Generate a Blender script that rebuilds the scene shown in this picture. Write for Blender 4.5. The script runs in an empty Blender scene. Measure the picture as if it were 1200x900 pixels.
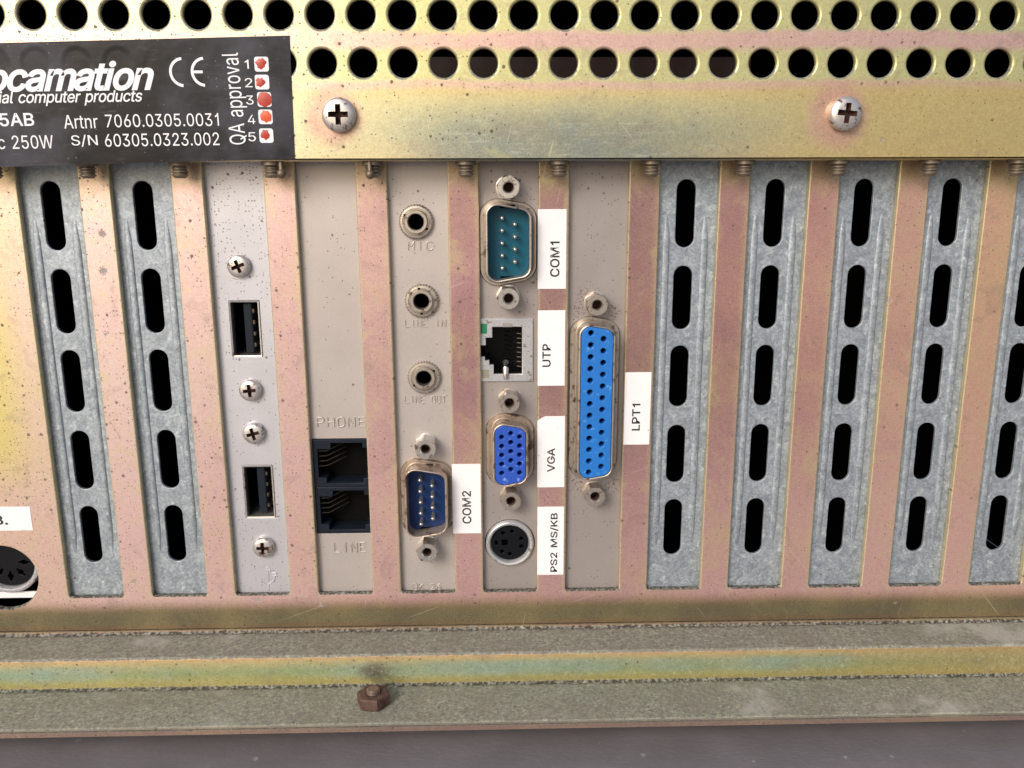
import bpy, bmesh, math, random
from mathutils import Vector, Matrix
random.seed(7)
S = 0.1                       # everything below is written in millimetres; 1 scene unit = 1 cm
SC = bpy.context.scene
SC.unit_settings.scale_length = 0.01
COL = SC.collection
PITCH = 20.32; SLOT_W = 13.3  # slot pitch and opening width, mm

# ------------------------------------------------------------------ camera
F_PX = 1000.0                 # focal length in pixels of a 1200 px wide picture
CAM = (-10.69, -195.34, 96.61)        # X right, Y away from the camera, Z up (mm); slot panel face is Y = 0
_r = Vector((0.221, -0.024, -0.006))
_R = Matrix.Rotation(_r.length, 3, _r.normalized())
def _w(v): return Vector((v[0], v[2], -v[1]))
RIGHT, DOWN, FWD = _w(_R[0]), _w(_R[1]), _w(_R[2])
cd = bpy.data.cameras.new('camera'); cam = bpy.data.objects.new('camera', cd); COL.objects.link(cam)
cd.sensor_width = 36; cd.lens = 36 * F_PX / 1200; cd.clip_start = 0.05; cd.clip_end = 5000
m = Matrix((RIGHT, -DOWN, -FWD)).transposed().to_4x4()
m.translation = Vector(CAM) * S
cam.matrix_world = m
SC.camera = cam
def U(px, py, y=0.0):
    """point of the plane Y = y seen at a pixel of the 1200 x 900 photograph -> (X, Z) in mm"""
    d = RIGHT * ((px - 600) / F_PX) + DOWN * ((py - 450) / F_PX) + FWD
    t = (y - CAM[1]) / d.y
    return CAM[0] + t * d.x, CAM[2] + t * d.z

d_ = RIGHT * ((437 - 600)/F_PX) + DOWN * ((829 - 450)/F_PX) + FWD
t_ = (-18.2 - CAM[2]) / d_.z
nx, ny = CAM[0] + t_*d_.x, CAM[1] + t_*d_.y + 1.5
NUT_X = nx                    # nut on the lower flange

# ------------------------------------------------------------------ sky, sun, exposure
SUN_DIR = Vector((-0.50, -0.80, 0.52)).normalized()     # towards the sun
SUN_EL = math.asin(SUN_DIR.z); SUN_ROT = math.atan2(SUN_DIR.x, SUN_DIR.y)
w = bpy.data.worlds.new('World'); SC.world = w; w.use_nodes = True
wn = w.node_tree
sky = wn.nodes.new('ShaderNodeTexSky'); sky.sky_type = 'NISHITA'; sky.sun_disc = False
sky.sun_elevation = SUN_EL; sky.sun_rotation = SUN_ROT; sky.air_density = 1.0; sky.dust_density = 4.0; sky.ozone_density = 1.0
bg = wn.nodes['Background']; bg.inputs['Strength'].default_value = 0.115
wn.links.new(sky.outputs[0], bg.inputs['Color'])
sl = bpy.data.lights.new('sun', 'SUN'); sl.energy = 1.45; sl.angle = math.radians(26); sl.color = (1.0, 0.985, 0.98)
so = bpy.data.objects.new('sun', sl); COL.objects.link(so)
so.rotation_euler = SUN_DIR.to_track_quat('Z', 'Y').to_euler(); so.location = SUN_DIR * 60
SC.view_settings.view_transform = 'Standard'; SC.view_settings.look = 'None'
SC.view_settings.exposure = 0.24; SC.view_settings.gamma = 1

YC = -8.0                     # front of the vent cover; its rows of holes
VX = U(375, 15.5, YC)[0]; VP = (U(1177, 18, YC)[0] - VX) / 17; R1 = 132.15; R2 = 122.75

# ------------------------------------------------------------------ shader helpers
def srgb(h, k=1.0):
    h = h.lstrip('#'); o = []
    for i in (0, 2, 4):
        c = int(h[i:i+2], 16) / 255
        o.append((c / 12.92 if c <= 0.04045 else ((c + 0.055) / 1.055) ** 2.4) * k)
    return (*o, 1.0)
class NT:
    def __init__(s, name, rnd=False, off=None):
        s.m = bpy.data.materials.new(name); s.m.use_nodes = True
        s.t = s.m.node_tree; s.n = s.t.nodes; s.b = s.n['Principled BSDF']
        tc = s.new('ShaderNodeTexCoord'); v = s.new('ShaderNodeVectorMath'); v.operation = 'SCALE'
        v.inputs['Scale'].default_value = 1 / S
        s.t.links.new(tc.outputs['Object'], v.inputs[0]); s.co = v.outputs[0]
        if off:
            ad = s.new('ShaderNodeVectorMath'); ad.operation = 'ADD'; s.t.links.new(s.co, ad.inputs[0]); ad.inputs[1].default_value = off; s.co = ad.outputs[0]
        if rnd:
            oi = s.new('ShaderNodeObjectInfo')
            r = s.math('MULTIPLY', oi.outputs['Random'], 733.0)
            a = s.new('ShaderNodeVectorMath'); a.operation = 'ADD'
            s.t.links.new(s.co, a.inputs[0]); s.t.links.new(r, a.inputs[1]); s.cr = a.outputs[0]
        else: s.cr = s.co
        sep = s.new('ShaderNodeSeparateXYZ'); s.t.links.new(s.co, sep.inputs[0])
        s.X, s.Y, s.Z = sep.outputs
        g = s.new('ShaderNodeNewGeometry'); gn = s.new('ShaderNodeSeparateXYZ'); s.t.links.new(g.outputs['Normal'], gn.inputs[0])
        s.NX, s.NY, s.NZ = gn.outputs
    def new(s, t): return s.n.new(t)
    def put(s, sock, v):
        if isinstance(v, (int, float)):
            sock.default_value = v if not hasattr(sock.default_value, '__len__') else tuple([v] * len(sock.default_value))
        elif isinstance(v, (tuple, list)): sock.default_value = v
        else: s.t.links.new(v, sock)
    def math(s, op, a, b=0.0, c=0.0, clamp=False):
        n = s.new('ShaderNodeMath'); n.operation = op; n.use_clamp = clamp
        s.put(n.inputs[0], a); s.put(n.inputs[1], b); s.put(n.inputs[2], c); return n.outputs[0]
    def mix(s, f, a, b, mode='MIX'):
        n = s.new('ShaderNodeMix'); n.data_type = 'RGBA'; n.blend_type = mode
        s.put(n.inputs[0], f); s.put(n.inputs[6], a); s.put(n.inputs[7], b); return n.outputs[2]
    def ramp(s, f, stops, interp='LINEAR'):
        n = s.new('ShaderNodeValToRGB'); n.color_ramp.interpolation = interp; e = n.color_ramp.elements
        while len(e) < len(stops): e.new(0.5)
        for q, (p, c) in zip(e, stops):
            q.position = p; q.color = c if isinstance(c, tuple) else (c, c, c, 1)
        s.put(n.inputs[0], f); return n.outputs[0]
    def step(s, v, lo, hi, a=0.0, b=1.0):
        n = s.new('ShaderNodeMapRange'); n.interpolation_type = 'SMOOTHSTEP'
        s.put(n.inputs[0], v); s.put(n.inputs[1], lo); s.put(n.inputs[2], hi); s.put(n.inputs[3], a); s.put(n.inputs[4], b)
        return n.outputs[0]
    def lin(s, v, lo, hi):
        n = s.new('ShaderNodeMapRange'); s.put(n.inputs[0], v); s.put(n.inputs[1], lo); s.put(n.inputs[2], hi); return n.outputs[0]
    def scaled(s, sx, sy, sz, co=None):
        n = s.new('ShaderNodeVectorMath'); n.operation = 'MULTIPLY'
        s.put(n.inputs[0], co or s.cr); n.inputs[1].default_value = (sx, sy, sz); return n.outputs[0]
    def noise(s, scale, detail=3, rough=0.55, co=None, dist=0.0):
        n = s.new('ShaderNodeTexNoise'); s.put(n.inputs['Vector'], co or s.cr)
        n.inputs['Scale'].default_value = scale; n.inputs['Detail'].default_value = detail
        n.inputs['Roughness'].default_value = rough; n.inputs['Distortion'].default_value = dist
        return n.outputs['Fac']
    def voro(s, scale, co=None, feature='F1'):
        n = s.new('ShaderNodeTexVoronoi'); n.feature = feature; s.put(n.inputs['Vector'], co or s.cr)
        n.inputs['Scale'].default_value = scale; return n
    def specks(s, cell, dens, r0, r1, warp=0.35):
        """sparse ragged dots: one chance per cell of `cell` mm, radius r0..r1 mm"""
        wn_ = s.new('ShaderNodeTexNoise'); s.put(wn_.inputs['Vector'], s.cr); wn_.inputs['Scale'].default_value = 2.2 / r1
        wn_.inputs['Detail'].default_value = 2
        sub = s.new('ShaderNodeVectorMath'); sub.operation = 'SUBTRACT'; s.put(sub.inputs[0], wn_.outputs['Color']); sub.inputs[1].default_value = (.5, .5, .5)
        sc = s.new('ShaderNodeVectorMath'); sc.operation = 'SCALE'; s.put(sc.inputs[0], sub.outputs[0]); sc.inputs['Scale'].default_value = warp * 4 * r1
        ad = s.new('ShaderNodeVectorMath'); ad.operation = 'ADD'; s.put(ad.inputs[0], s.cr); s.put(ad.inputs[1], sc.outputs[0])
        sx_ = s.new('ShaderNodeSeparateXYZ'); s.put(sx_.inputs[0], ad.outputs[0]); cb = s.new('ShaderNodeCombineXYZ')
        s.put(cb.inputs[0], sx_.outputs[0]); s.put(cb.inputs[1], sx_.outputs[2])
        v = s.voro(1.0 / cell, cb.outputs[0]); v.voronoi_dimensions = '2D'
        sep = s.new('ShaderNodeSeparateColor'); s.put(sep.inputs[0], v.outputs['Color'])
        on = s.math('LESS_THAN', sep.outputs[0], dens)
        r = s.math('MULTIPLY_ADD', sep.outputs[1], (r1 - r0) / cell, r0 / cell)
        d = s.math('DIVIDE', v.outputs['Distance'], r)
        return s.math('MULTIPLY', on, s.step(d, 0.7, 1.05, 1.0, 0.0))
    def specks_xy(s, cell, dens, r0, r1):
        old = s.cr; sx_ = s.new('ShaderNodeSeparateXYZ'); s.put(sx_.inputs[0], old); cb = s.new('ShaderNodeCombineXYZ')
        s.put(cb.inputs[0], sx_.outputs[0]); s.put(cb.inputs[2], sx_.outputs[1]); s.cr = cb.outputs[0]
        o = s.specks(cell, dens, r0, r1, 0.7); s.cr = old; return o
    def bump(s, h, strength=0.3, dist=0.1, prev=None):
        n = s.new('ShaderNodeBump'); n.inputs['Strength'].default_value = strength; n.inputs['Distance'].default_value = dist * S
        s.put(n.inputs['Height'], h)
        if prev is not None: s.put(n.inputs['Normal'], prev)
        return n.outputs[0]
    def out(s, color=None, metal=None, rough=None, spec=None, normal=None, coat=None):
        for k, v in (('Base Color', color), ('Metallic', metal), ('Roughness', rough), ('Specular IOR Level', spec), ('Normal', normal), ('Coat Weight', coat)):
            if v is not None: s.put(s.b.inputs[k], v)
        return s.m
def plain(name, hexc, metal=0.0, rough=0.5, var=0.12, scale=1.5, spec=0.5, k=1.0, dirt=None, dirt_amt=0.0, dirt_scale=0.6, bmp=0.12):
    t = NT(name, True); n = t.noise(scale, 4)
    c = t.mix(t.math('MULTIPLY', n, 1.0), srgb(hexc, k * (1 - var)), srgb(hexc, k * (1 + var)))
    if dirt:
        d = t.noise(dirt_scale, 5, 0.65)
        c = t.mix(t.step(d, 0.62 - dirt_amt * 0.3, 0.72 - dirt_amt * 0.2), c, srgb(dirt))
    r = t.math('MULTIPLY_ADD', t.noise(scale * 1.7, 3), 0.2, rough - 0.1)
    return t.out(c, metal, r, spec, t.bump(t.noise(3.0, 3), bmp, 0.05))

# ---- passivated zinc: yellow, green and pink interference colours of the coating, pitting, settled dust, painted-in reflections and glare
def chromate(name, field, grey):
    t = NT(name, off=(0, 20, -28))
    c = field(t)
    c = t.mix(grey, c, srgb('#c3bfc4'))
    # cloudy thickness changes and brush grain
    c = t.mix(t.step(t.noise(0.05, 3), 0.4, 0.7, 0.0, 0.15), c, srgb('#d8c987'))
    c = t.mix(0.42, c, t.mix(t.noise(0.9, 4, 0.7), srgb('#8d8a86'), srgb('#f4f1ee')), 'OVERLAY')
    g = t.noise(1.0, 3, 0.6, t.scaled(0.35, 1, 4.0))
    c = t.mix(t.math('MULTIPLY', g, 0.16), c, srgb('#6b6158'))
    c = t.mix(0.3, c, t.mix(t.step(t.noise(2.6, 3, 0.7), 0.35, 0.65), srgb('#8a8583'), srgb('#f2efee')), 'SOFT_LIGHT')
    fine = t.noise(5.0, 2, 0.7)
    c = t.mix(t.step(fine, 0.52, 0.75, 0.0, 0.28), c, srgb('#73665e'))
    st = t.noise(0.11, 6, 0.68, dist=1.6)
    c = t.mix(t.step(st, 0.52, 0.66, 0.0, t.step(t.Z, -1, 3, 0.06, 0.28)), c, srgb('#cfc78f')); c = t.mix(t.step(st, 0.46, 0.32, 0.0, 0.28), c, srgb('#8e7d76'))
    for ang in (0.35, -0.9, 1.35):
        ca, sa = math.cos(ang), math.sin(ang)
        un = t.math('ADD', t.math('MULTIPLY', t.X, ca), t.math('MULTIPLY', t.Z, sa)); vn = t.math('SUBTRACT', t.math('MULTIPLY', t.Z, ca), t.math('MULTIPLY', t.X, sa))
        cv = t.new('ShaderNodeCombineXYZ'); t.put(cv.inputs[0], t.math('MULTIPLY', un, 0.045)); t.put(cv.inputs[1], t.math('MULTIPLY', vn, 1.6)); t.put(cv.inputs[2], ang * 9)
        c = t.mix(t.step(t.noise(1.0, 1, 0.4, cv.outputs[0]), 0.755, 0.79, 0.0, 0.22), c, srgb('#efe6d6'))
    # pitting: small dark specks, denser to the left, and a few larger blisters
    leftish = t.step(t.X, -130, 40, 1.0, 0.30)
    dens = t.math('MULTIPLY', leftish, t.step(t.noise(0.07, 3), 0.32, 0.66, 0.05, 0.42))
    s1 = t.specks(0.85, dens, 0.06, 0.19)
    s2 = t.specks(2.6, t.math('MULTIPLY', dens, 0.8), 0.16, 0.42)
    s3 = t.specks(9.0, t.step(t.noise(0.035, 2), 0.45, 0.7, 0.0, 0.34), 0.35, 1.0, 0.6)
    c = t.mix(t.math('MULTIPLY', s1, 0.72), c, srgb('#4a3a33'))
    c = t.mix(t.math('MULTIPLY', s2, 0.8), c, srgb('#51402f'))
    blister = t.mix(t.noise(3.5, 2), srgb('#3c332e'), srgb('#b0aba5'))
    c = t.mix(t.math('MULTIPLY', s3, 0.75), c, blister)
    pits = t.math('MAXIMUM', t.math('MAXIMUM', s1, s2), s3)
    # dust and white rust lying on faces that look up
    up = t.step(t.math('ADD', t.NZ, t.math('MULTIPLY_ADD', t.noise(1.1, 4, 0.7), 0.9, -0.45)), 0.05, 0.4)
    dn = t.noise(1.25, 6, 0.72, dist=0.8); d2 = t.noise(0.10, 5, 0.65)
    fleck = t.step(t.noise(1.0, 3, 0.6, t.scaled(1.0, 1.6, 1.0), 1.2), 0.56, 0.68)
    dust = t.ramp(dn, [(0.30, srgb('#4a4943')), (0.44, srgb('#6e6f67')), (0.55, srgb('#85877b')), (0.65, srgb('#a0a290')), (0.78, srgb('#cfd1c0'))])
    dust = t.mix(t.step(d2, 0.45, 0.62, 0.0, 0.45), dust, srgb('#6d6a60'))
    dust = t.mix(t.math('MULTIPLY', fleck, 0.3), dust, srgb('#c2bf98'))
    dust = t.mix(t.step(t.noise(0.05, 4, 0.6), 0.56, 0.7, 0.0, 0.5), dust, srgb('#b5b5ae'))
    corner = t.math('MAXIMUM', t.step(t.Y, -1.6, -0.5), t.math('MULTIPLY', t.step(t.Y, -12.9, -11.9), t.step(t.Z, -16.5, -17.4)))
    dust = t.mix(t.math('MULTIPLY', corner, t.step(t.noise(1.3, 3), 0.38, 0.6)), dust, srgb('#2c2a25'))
    c = t.mix(t.math('MULTIPLY', up, 0.96), c, dust)
    metal = t.math('MULTIPLY', t.math('SUBTRACT', 1.0, t.math('MAXIMUM', pits, up)), 0.62)
    rough = t.math('ADD', t.math('MULTIPLY_ADD', t.noise(0.5, 4), 0.14, 0.33), t.math('MULTIPLY', t.math('MAXIMUM', pits, up), 0.4))
    nb = t.bump(t.math('MULTIPLY', pits, -1.0), 0.5, 0.15)
    nb = t.bump(t.math('MULTIPLY', dn, t.math('MULTIPLY_ADD', up, 1.0, 0.04)), 0.2, 0.25, nb)
    return t.out(c, metal, rough, 0.5, nb)
def field_slots(t):
    wob = t.math('MULTIPLY_ADD', t.noise(0.035, 3), 60.0, -30.0)
    x = t.math('ADD', t.X, wob)
    c = t.ramp(t.lin(x, -165, 165), [(0.0, srgb('#e0cf98')), (0.10, srgb('#e2c9a8')), (0.2, srgb('#e3c5c2')), (0.34, srgb('#d9b1b0')), (0.45, srgb('#a67b7f')), (0.56, srgb('#946e70')),  # dark mauve middle stops paint in a blurred reflection on the centre strips
                                      (0.66, srgb('#b98884')), (0.78, srgb('#e0ae9c')), (0.88, srgb('#e6b68e')), (1.0, srgb('#e2b887'))])
    # pinker towards the bottom, yellow patch on the wide end plate
    c = t.mix(t.step(t.math('ADD', t.Z, t.math('MULTIPLY', wob, 0.3)), 60, 5, 0.0, 0.6), c, srgb('#e8b9b8'))
    pl = t.math('MULTIPLY', t.step(t.X, -116, -126), t.math('MULTIPLY', t.step(t.Z, 25, 40), t.step(t.Z, 85, 62)))
    c = t.mix(t.math('MULTIPLY', pl, 0.8), c, srgb('#e0d172'))
    # greenish yellow where the coating is thin: by the screw holes under the cover and towards the cut edges
    c = t.mix(t.step(t.math('ADD', t.Z, t.math('MULTIPLY', wob, 0.14)), 95, 101, 0.0, 0.6), c, srgb('#a39a6c'))
    u = t.math('MULTIPLY', t.math('FRACT', t.math('DIVIDE', t.math('ADD', t.X, 2032), PITCH)), PITCH)
    inz = t.step(t.Z, -2.5, 0.5)
    near = t.math('MAXIMUM', t.step(u, 5.2, 7.0), t.step(u, 0.7, 0.0))
    near = t.math('MULTIPLY', near, t.step(u, 8.2, 7.6))
    c = t.mix(t.math('MULTIPLY', t.math('MULTIPLY', near, inz), 0.3), c, srgb('#d3cc98'))
    # turns olive, then brown, towards the bend at the foot of the panel
    c = t.mix(t.step(t.math('ADD', t.Z, t.math('MULTIPLY', wob, 0.02)), -0.4, -4.6, 0.0, 0.97), c, srgb('#73663a'))
    c = t.mix(t.step(t.math('ADD', t.Z, t.math('MULTIPLY', wob, 0.04)), -3.0, -6.0, 0.0, 0.55), c, srgb('#565b42'))
    c = t.mix(t.step(t.math('ADD', t.Z, t.math('MULTIPLY', wob, 0.03)), -7.0, -8.6, 0.0, 0.6), c, srgb('#775636'))
    c = t.mix(t.step(t.math('ABSOLUTE', t.NX), 0.25, 0.6, 0.0, 0.75), c, srgb('#c6bf92'))
    return c
def field_cover(t):
    wob = t.math('MULTIPLY_ADD', t.noise(0.045, 3), 5.0, -2.5)
    z = t.math('ADD', t.Z, t.math('MULTIPLY', wob, 0.6))
    pk, yg = srgb('#dcae a4'.replace(' ', '')), srgb('#cccb86')
    c = t.ramp(t.lin(z, 101, 141), [(0.0, srgb('#d9a58c')), (0.06, srgb('#d2bf80')), (0.2, srgb('#c3c58f')), (0.34, srgb('#d0c98c')), (0.40, srgb('#dcc37c')),
                                     (0.44, pk), (0.47, yg), (0.595, yg), (0.635, pk), (0.69, pk), (0.72, yg), (0.86, yg), (0.90, pk), (1.0, pk)])
    bl = t.math('MULTIPLY', t.step(t.math('ABSOLUTE', t.math('ADD', t.math('SUBTRACT', t.X, 6), t.math('MULTIPLY', wob, 5.0))), 62, 8), t.step(t.math('ADD', t.Z, t.math('MULTIPLY', wob, 1.6)), 120, 108))
    c = t.mix(t.math('MULTIPLY', bl, 0.95), c, srgb('#6b7d77'))
    streak = t.noise(0.5, 4, 0.75, t.scaled(0.25, 1, 2.2))
    c = t.mix(t.math('MULTIPLY', bl, t.step(streak, 0.5, 0.72, 0.0, 0.6)), c, srgb('#b9c4bb'))
    gold = t.math('MULTIPLY', t.step(t.math('ADD', t.X, t.math('MULTIPLY', wob, 4.0)), 25, 75), t.step(t.Z, 121, 116))
    c = t.mix(t.math('MULTIPLY', gold, 0.85), c, srgb('#ccb062'))
    pale = t.step(t.math('ADD', t.X, t.math('MULTIPLY', wob, 6.0)), -20, -60)
    c = t.mix(t.math('MULTIPLY', pale, 0.45), c, srgb('#eee2c2'))  # left end painted paler to stand for glare off the metal
    for sx in (-42.3, 64.3):     # pink rings round the two screws
        dx = t.math('SUBTRACT', t.X, sx - 1.5); dz = t.math('SUBTRACT', t.Z, 112.0)
        r = t.math('SQRT', t.math('ADD', t.math('MULTIPLY', dx, dx), t.math('MULTIPLY', dz, dz)))
        c = t.mix(t.step(t.math('ADD', r, wob), 8.0, 4.5, 0.0, 0.7), c, srgb('#d0938c'))
    return c
def field_base(t):
    wob = t.math('MULTIPLY_ADD', t.noise(0.05, 4, 0.6), 4.0, -2.0)
    c = t.ramp(t.lin(t.math('ADD', t.Z, t.math('MULTIPLY', wob, 0.5)), -18.4, -10.2), [(0.0, srgb('#a89a52')), (0.28, srgb('#a5a552')), (0.52, srgb('#8fa565')), (0.74, srgb('#b7b57c')), (0.9, srgb('#d6b77c')), (1.0, srgb('#d8957f'))])
    mid = t.math('MULTIPLY', t.step(t.Z, -17.0, -14.8), t.step(t.Z, -11.4, -13.0))
    c = t.mix(t.math('MULTIPLY', mid, t.step(t.noise(0.022, 3), 0.42, 0.62, 0.1, 0.85)), c, srgb('#8fae9f'))
    c = t.mix(t.step(t.math('ADD', t.X, t.math('MULTIPLY', wob, 20.0)), 30, 130, 0.0, 0.6), c, srgb('#b0964e'))
    c = t.mix(t.step(t.Z, -10.0, -9.2, 0.0, 1.0), c, srgb('#7a6a48'))
    c = t.mix(t.step(t.Z, -18.25, -18.45, 0.0, 0.95), c, srgb('#84827a'))
    c = t.mix(t.step(t.Z, -18.9, -19.2, 0.0, 0.8), c, srgb('#94766c'))
    # dark smudge painting the nut and bolt's reflection into the riser
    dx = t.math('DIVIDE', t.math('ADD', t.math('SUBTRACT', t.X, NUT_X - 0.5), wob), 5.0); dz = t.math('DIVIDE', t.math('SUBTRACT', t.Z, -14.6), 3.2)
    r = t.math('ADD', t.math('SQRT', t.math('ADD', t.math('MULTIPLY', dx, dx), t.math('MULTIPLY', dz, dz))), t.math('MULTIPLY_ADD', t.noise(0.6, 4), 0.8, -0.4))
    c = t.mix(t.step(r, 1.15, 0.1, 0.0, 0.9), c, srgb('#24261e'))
    return c
M = {}
M['slots'] = chromate('zinc_passivated_panel', field_slots, 0.08)
M['cover'] = chromate('zinc_passivated_cover', field_cover, 0.16)
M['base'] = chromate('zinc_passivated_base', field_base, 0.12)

def galvanised():
    t = NT('galvanised_steel', True)
    v = t.voro(0.75, t.scaled(1, 1, 0.8)); sep = t.new('ShaderNodeSeparateColor'); t.put(sep.inputs[0], v.outputs['Color'])
    v2 = t.voro(2.2); s2 = t.new('ShaderNodeSeparateColor'); t.put(s2.inputs[0], v2.outputs['Color'])
    n = t.noise(0.9, 5, 0.7, t.scaled(1.2, 1, 0.5), 1.0)
    f = t.math('ADD', t.math('MULTIPLY', sep.outputs[0], 0.24), t.math('ADD', t.math('MULTIPLY', s2.outputs[0], 0.34), t.math('MULTIPLY', n, 0.42)))
    c = t.ramp(f, [(0.25, srgb('#868e97')), (0.5, srgb('#9ba4ad')), (0.70, srgb('#aeb7bd')), (0.9, srgb('#dfe3e4'))])
    c = t.mix(t.specks(3.0, 0.06, 0.1, 0.28), c, srgb('#6a6660'))
    return t.out(c, 0.45, t.math('MULTIPLY_ADD', f, 0.25, 0.36), 0.5, t.bump(f, 0.25, 0.12))
M['galv'] = galvanised()
def faceplate(name, base, dots, speck_c, metal=0.4):
    t = NT(name, True)
    c = t.mix(t.noise(0.08, 3), srgb(base, 0.86), srgb(base, 1.12))
    c = t.mix(t.step(t.noise(4.0, 3, 0.7), 0.45, 0.75, 0.0, 0.22), c, srgb('#6d645e'))
    topz = t.step(t.Z, 55, 100, 0.35, 1.0)
    s1 = t.specks(0.75, t.math('MULTIPLY', topz, dots), 0.06, 0.18)
    s2 = t.specks(3.2, t.math('MULTIPLY', topz, dots * 0.8), 0.14, 0.36)
    p = t.math('MAXIMUM', s1, s2)
    c = t.mix(t.math('MULTIPLY', p, 0.8), c, srgb(speck_c))
    return t.out(c, t.math('MULTIPLY', t.math('SUBTRACT', 1, p), metal), 0.42, 0.5, t.bump(t.math('MULTIPLY', p, -1), 0.4, 0.1))
def rust_marks(m_, spots):
    t = NT.__new__(NT); t.m = m_; t.t = m_.node_tree; t.n = t.t.nodes; t.b = t.n['Principled BSDF']
    tc = t.new('ShaderNodeTexCoord'); v = t.new('ShaderNodeVectorMath'); v.operation = 'SCALE'; v.inputs['Scale'].default_value = 1/S
    t.t.links.new(tc.outputs['Object'], v.inputs[0]); t.co = t.cr = v.outputs[0]
    sp = t.new('ShaderNodeSeparateXYZ'); t.put(sp.inputs[0], t.co)
    old = t.b.inputs['Base Color'].links[0].from_socket; c = old
    grain = t.step(t.noise(1.5, 5, 0.75), 0.5, 0.62)
    for (x, z, r) in spots:
        dx = t.math('SUBTRACT', sp.outputs[0], x); dz = t.math('SUBTRACT', sp.outputs[2], z)
        d = t.math('SQRT', t.math('ADD', t.math('MULTIPLY', dx, dx), t.math('MULTIPLY', dz, dz)))
        c = t.mix(t.math('MULTIPLY', t.step(d, r, r*0.4), t.math('MULTIPLY', grain, 0.85)), c, srgb('#5a2c22'))
    t.put(t.b.inputs['Base Color'], c); return m_
M['beige'] = faceplate('dull_nickel_bracket', '#bcb4b0', 0.06, '#4b3f3a')
M['taupe'] = faceplate('stained_nickel_bracket', '#a59d9a', 0.16, '#4a2f2a')
M['silver'] = faceplate('silver_bracket', '#c6c6cd', 0.42, '#3c3430', 0.5)
M['stamp'] = plain('worn_raised_edge', '#c3bab4', 0.5, 0.38, 0.15)
M['stamp_silver'] = plain('worn_raised_silver', '#d3d3da', 0.5, 0.36, 0.15)
M['nickel'] = plain('nickel_shell', '#bdb4aa', 0.8, 0.34, 0.2, 0.8, dirt='#6b5a4c', dirt_amt=0.25)
M['shield'] = plain('plated_shield', '#cdcdd0', 0.6, 0.3, 0.12, 0.7, bmp=0.03, dirt='#8a817a', dirt_amt=0.1)
M['bright'] = plain('bright_steel', '#cfcac5', 0.85, 0.3, 0.18, 1.2, dirt='#7d7068', dirt_amt=0.15)
M['screw'] = plain('zinc_screw', '#d2ccc8', 0.75, 0.36, 0.2, 0.9, dirt='#6e544a', dirt_amt=0.3, dirt_scale=0.9)
M['rusty_shell'] = plain('tarnished_shell', '#b9aa9c', 0.7, 0.4, 0.25, 0.7, dirt='#79604f', dirt_amt=0.35)
M['teal'] = plain('teal_plastic', '#08607a', 0, 0.42, 0.1, k=0.7, spec=0.3)
M['navy'] = plain('navy_plastic', '#123a78', 0, 0.42, 0.15, k=0.6, spec=0.3)
M['vga'] = plain('blue_plastic', '#2c5ac6', 0, 0.4, 0.12, k=0.8, dirt='#7fa2e8', dirt_amt=0.1)
M['lpt'] = plain('sky_blue_plastic', '#1f7bd6', 0, 0.45, 0.12, 0.7, k=0.8, dirt='#5b9ad6', dirt_amt=0.1)
M['black'] = plain('black_plastic', '#101115', 0, 0.34, 0.2, spec=0.22)
M['slate'] = plain('slate_black_plastic', '#1a212b', 0, 0.38, 0.25, 0.8, spec=0.22)
M['dark'] = plain('dark_interior', '#0a0908', 0, 0.8, 0.2, spec=0.1)
M['board'] = plain('brown_board', '#33201c', 0, 0.5, 0.3, 0.5)
M['gold'] = plain('gilt_contact', '#6f6757', 0.9, 0.35, 0.1)
M['pin'] = plain('pin_metal', '#d8d4cc', 0.9, 0.3, 0.1)
M['green_led'] = plain('green_lens', '#1f7a58', 0, 0.3, 0.1)
M['amber_led'] = plain('clear_lens', '#8f8c78', 0, 0.3, 0.1)
M['grime'] = plain('dark_grime', '#4a2f26', 0.1, 0.7, 0.4, 1.5)
M['rust'] = plain('rusty_steel', '#5c463e', 0.2, 0.7, 0.3, 0.9, dirt='#4a3029', dirt_amt=0.5)
M['brass'] = plain('yellow_zinc_bolt', '#75685a', 0.6, 0.5, 0.2, 0.9)
M['thread'] = plain('zinc_thread', '#877d70', 0.6, 0.45, 0.2, 0.9, dirt='#8a7660', dirt_amt=0.2)  # base colour darkened to stand for shade under the cover lip
def paper():
    t = NT('label_paper', True)
    c = t.mix(t.noise(0.3, 4), srgb('#e6e5e8'), srgb('#f3f2f4'))
    c = t.mix(t.math('MULTIPLY', t.specks(4.0, 0.25, 0.06, 0.22), 0.55), c, srgb('#8a8480'))
    c = t.mix(t.step(t.noise(0.6, 5, 0.7, t.scaled(0.6, 1, 1.3)), 0.62, 0.78, 0.0, 0.3), c, srgb('#b9b4b0'))
    return t.out(c, 0, 0.5, 0.4)
M['paper'] = paper()
M['ink'] = plain('black_ink', '#1d1c20', 0, 0.5, 0.1)
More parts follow.
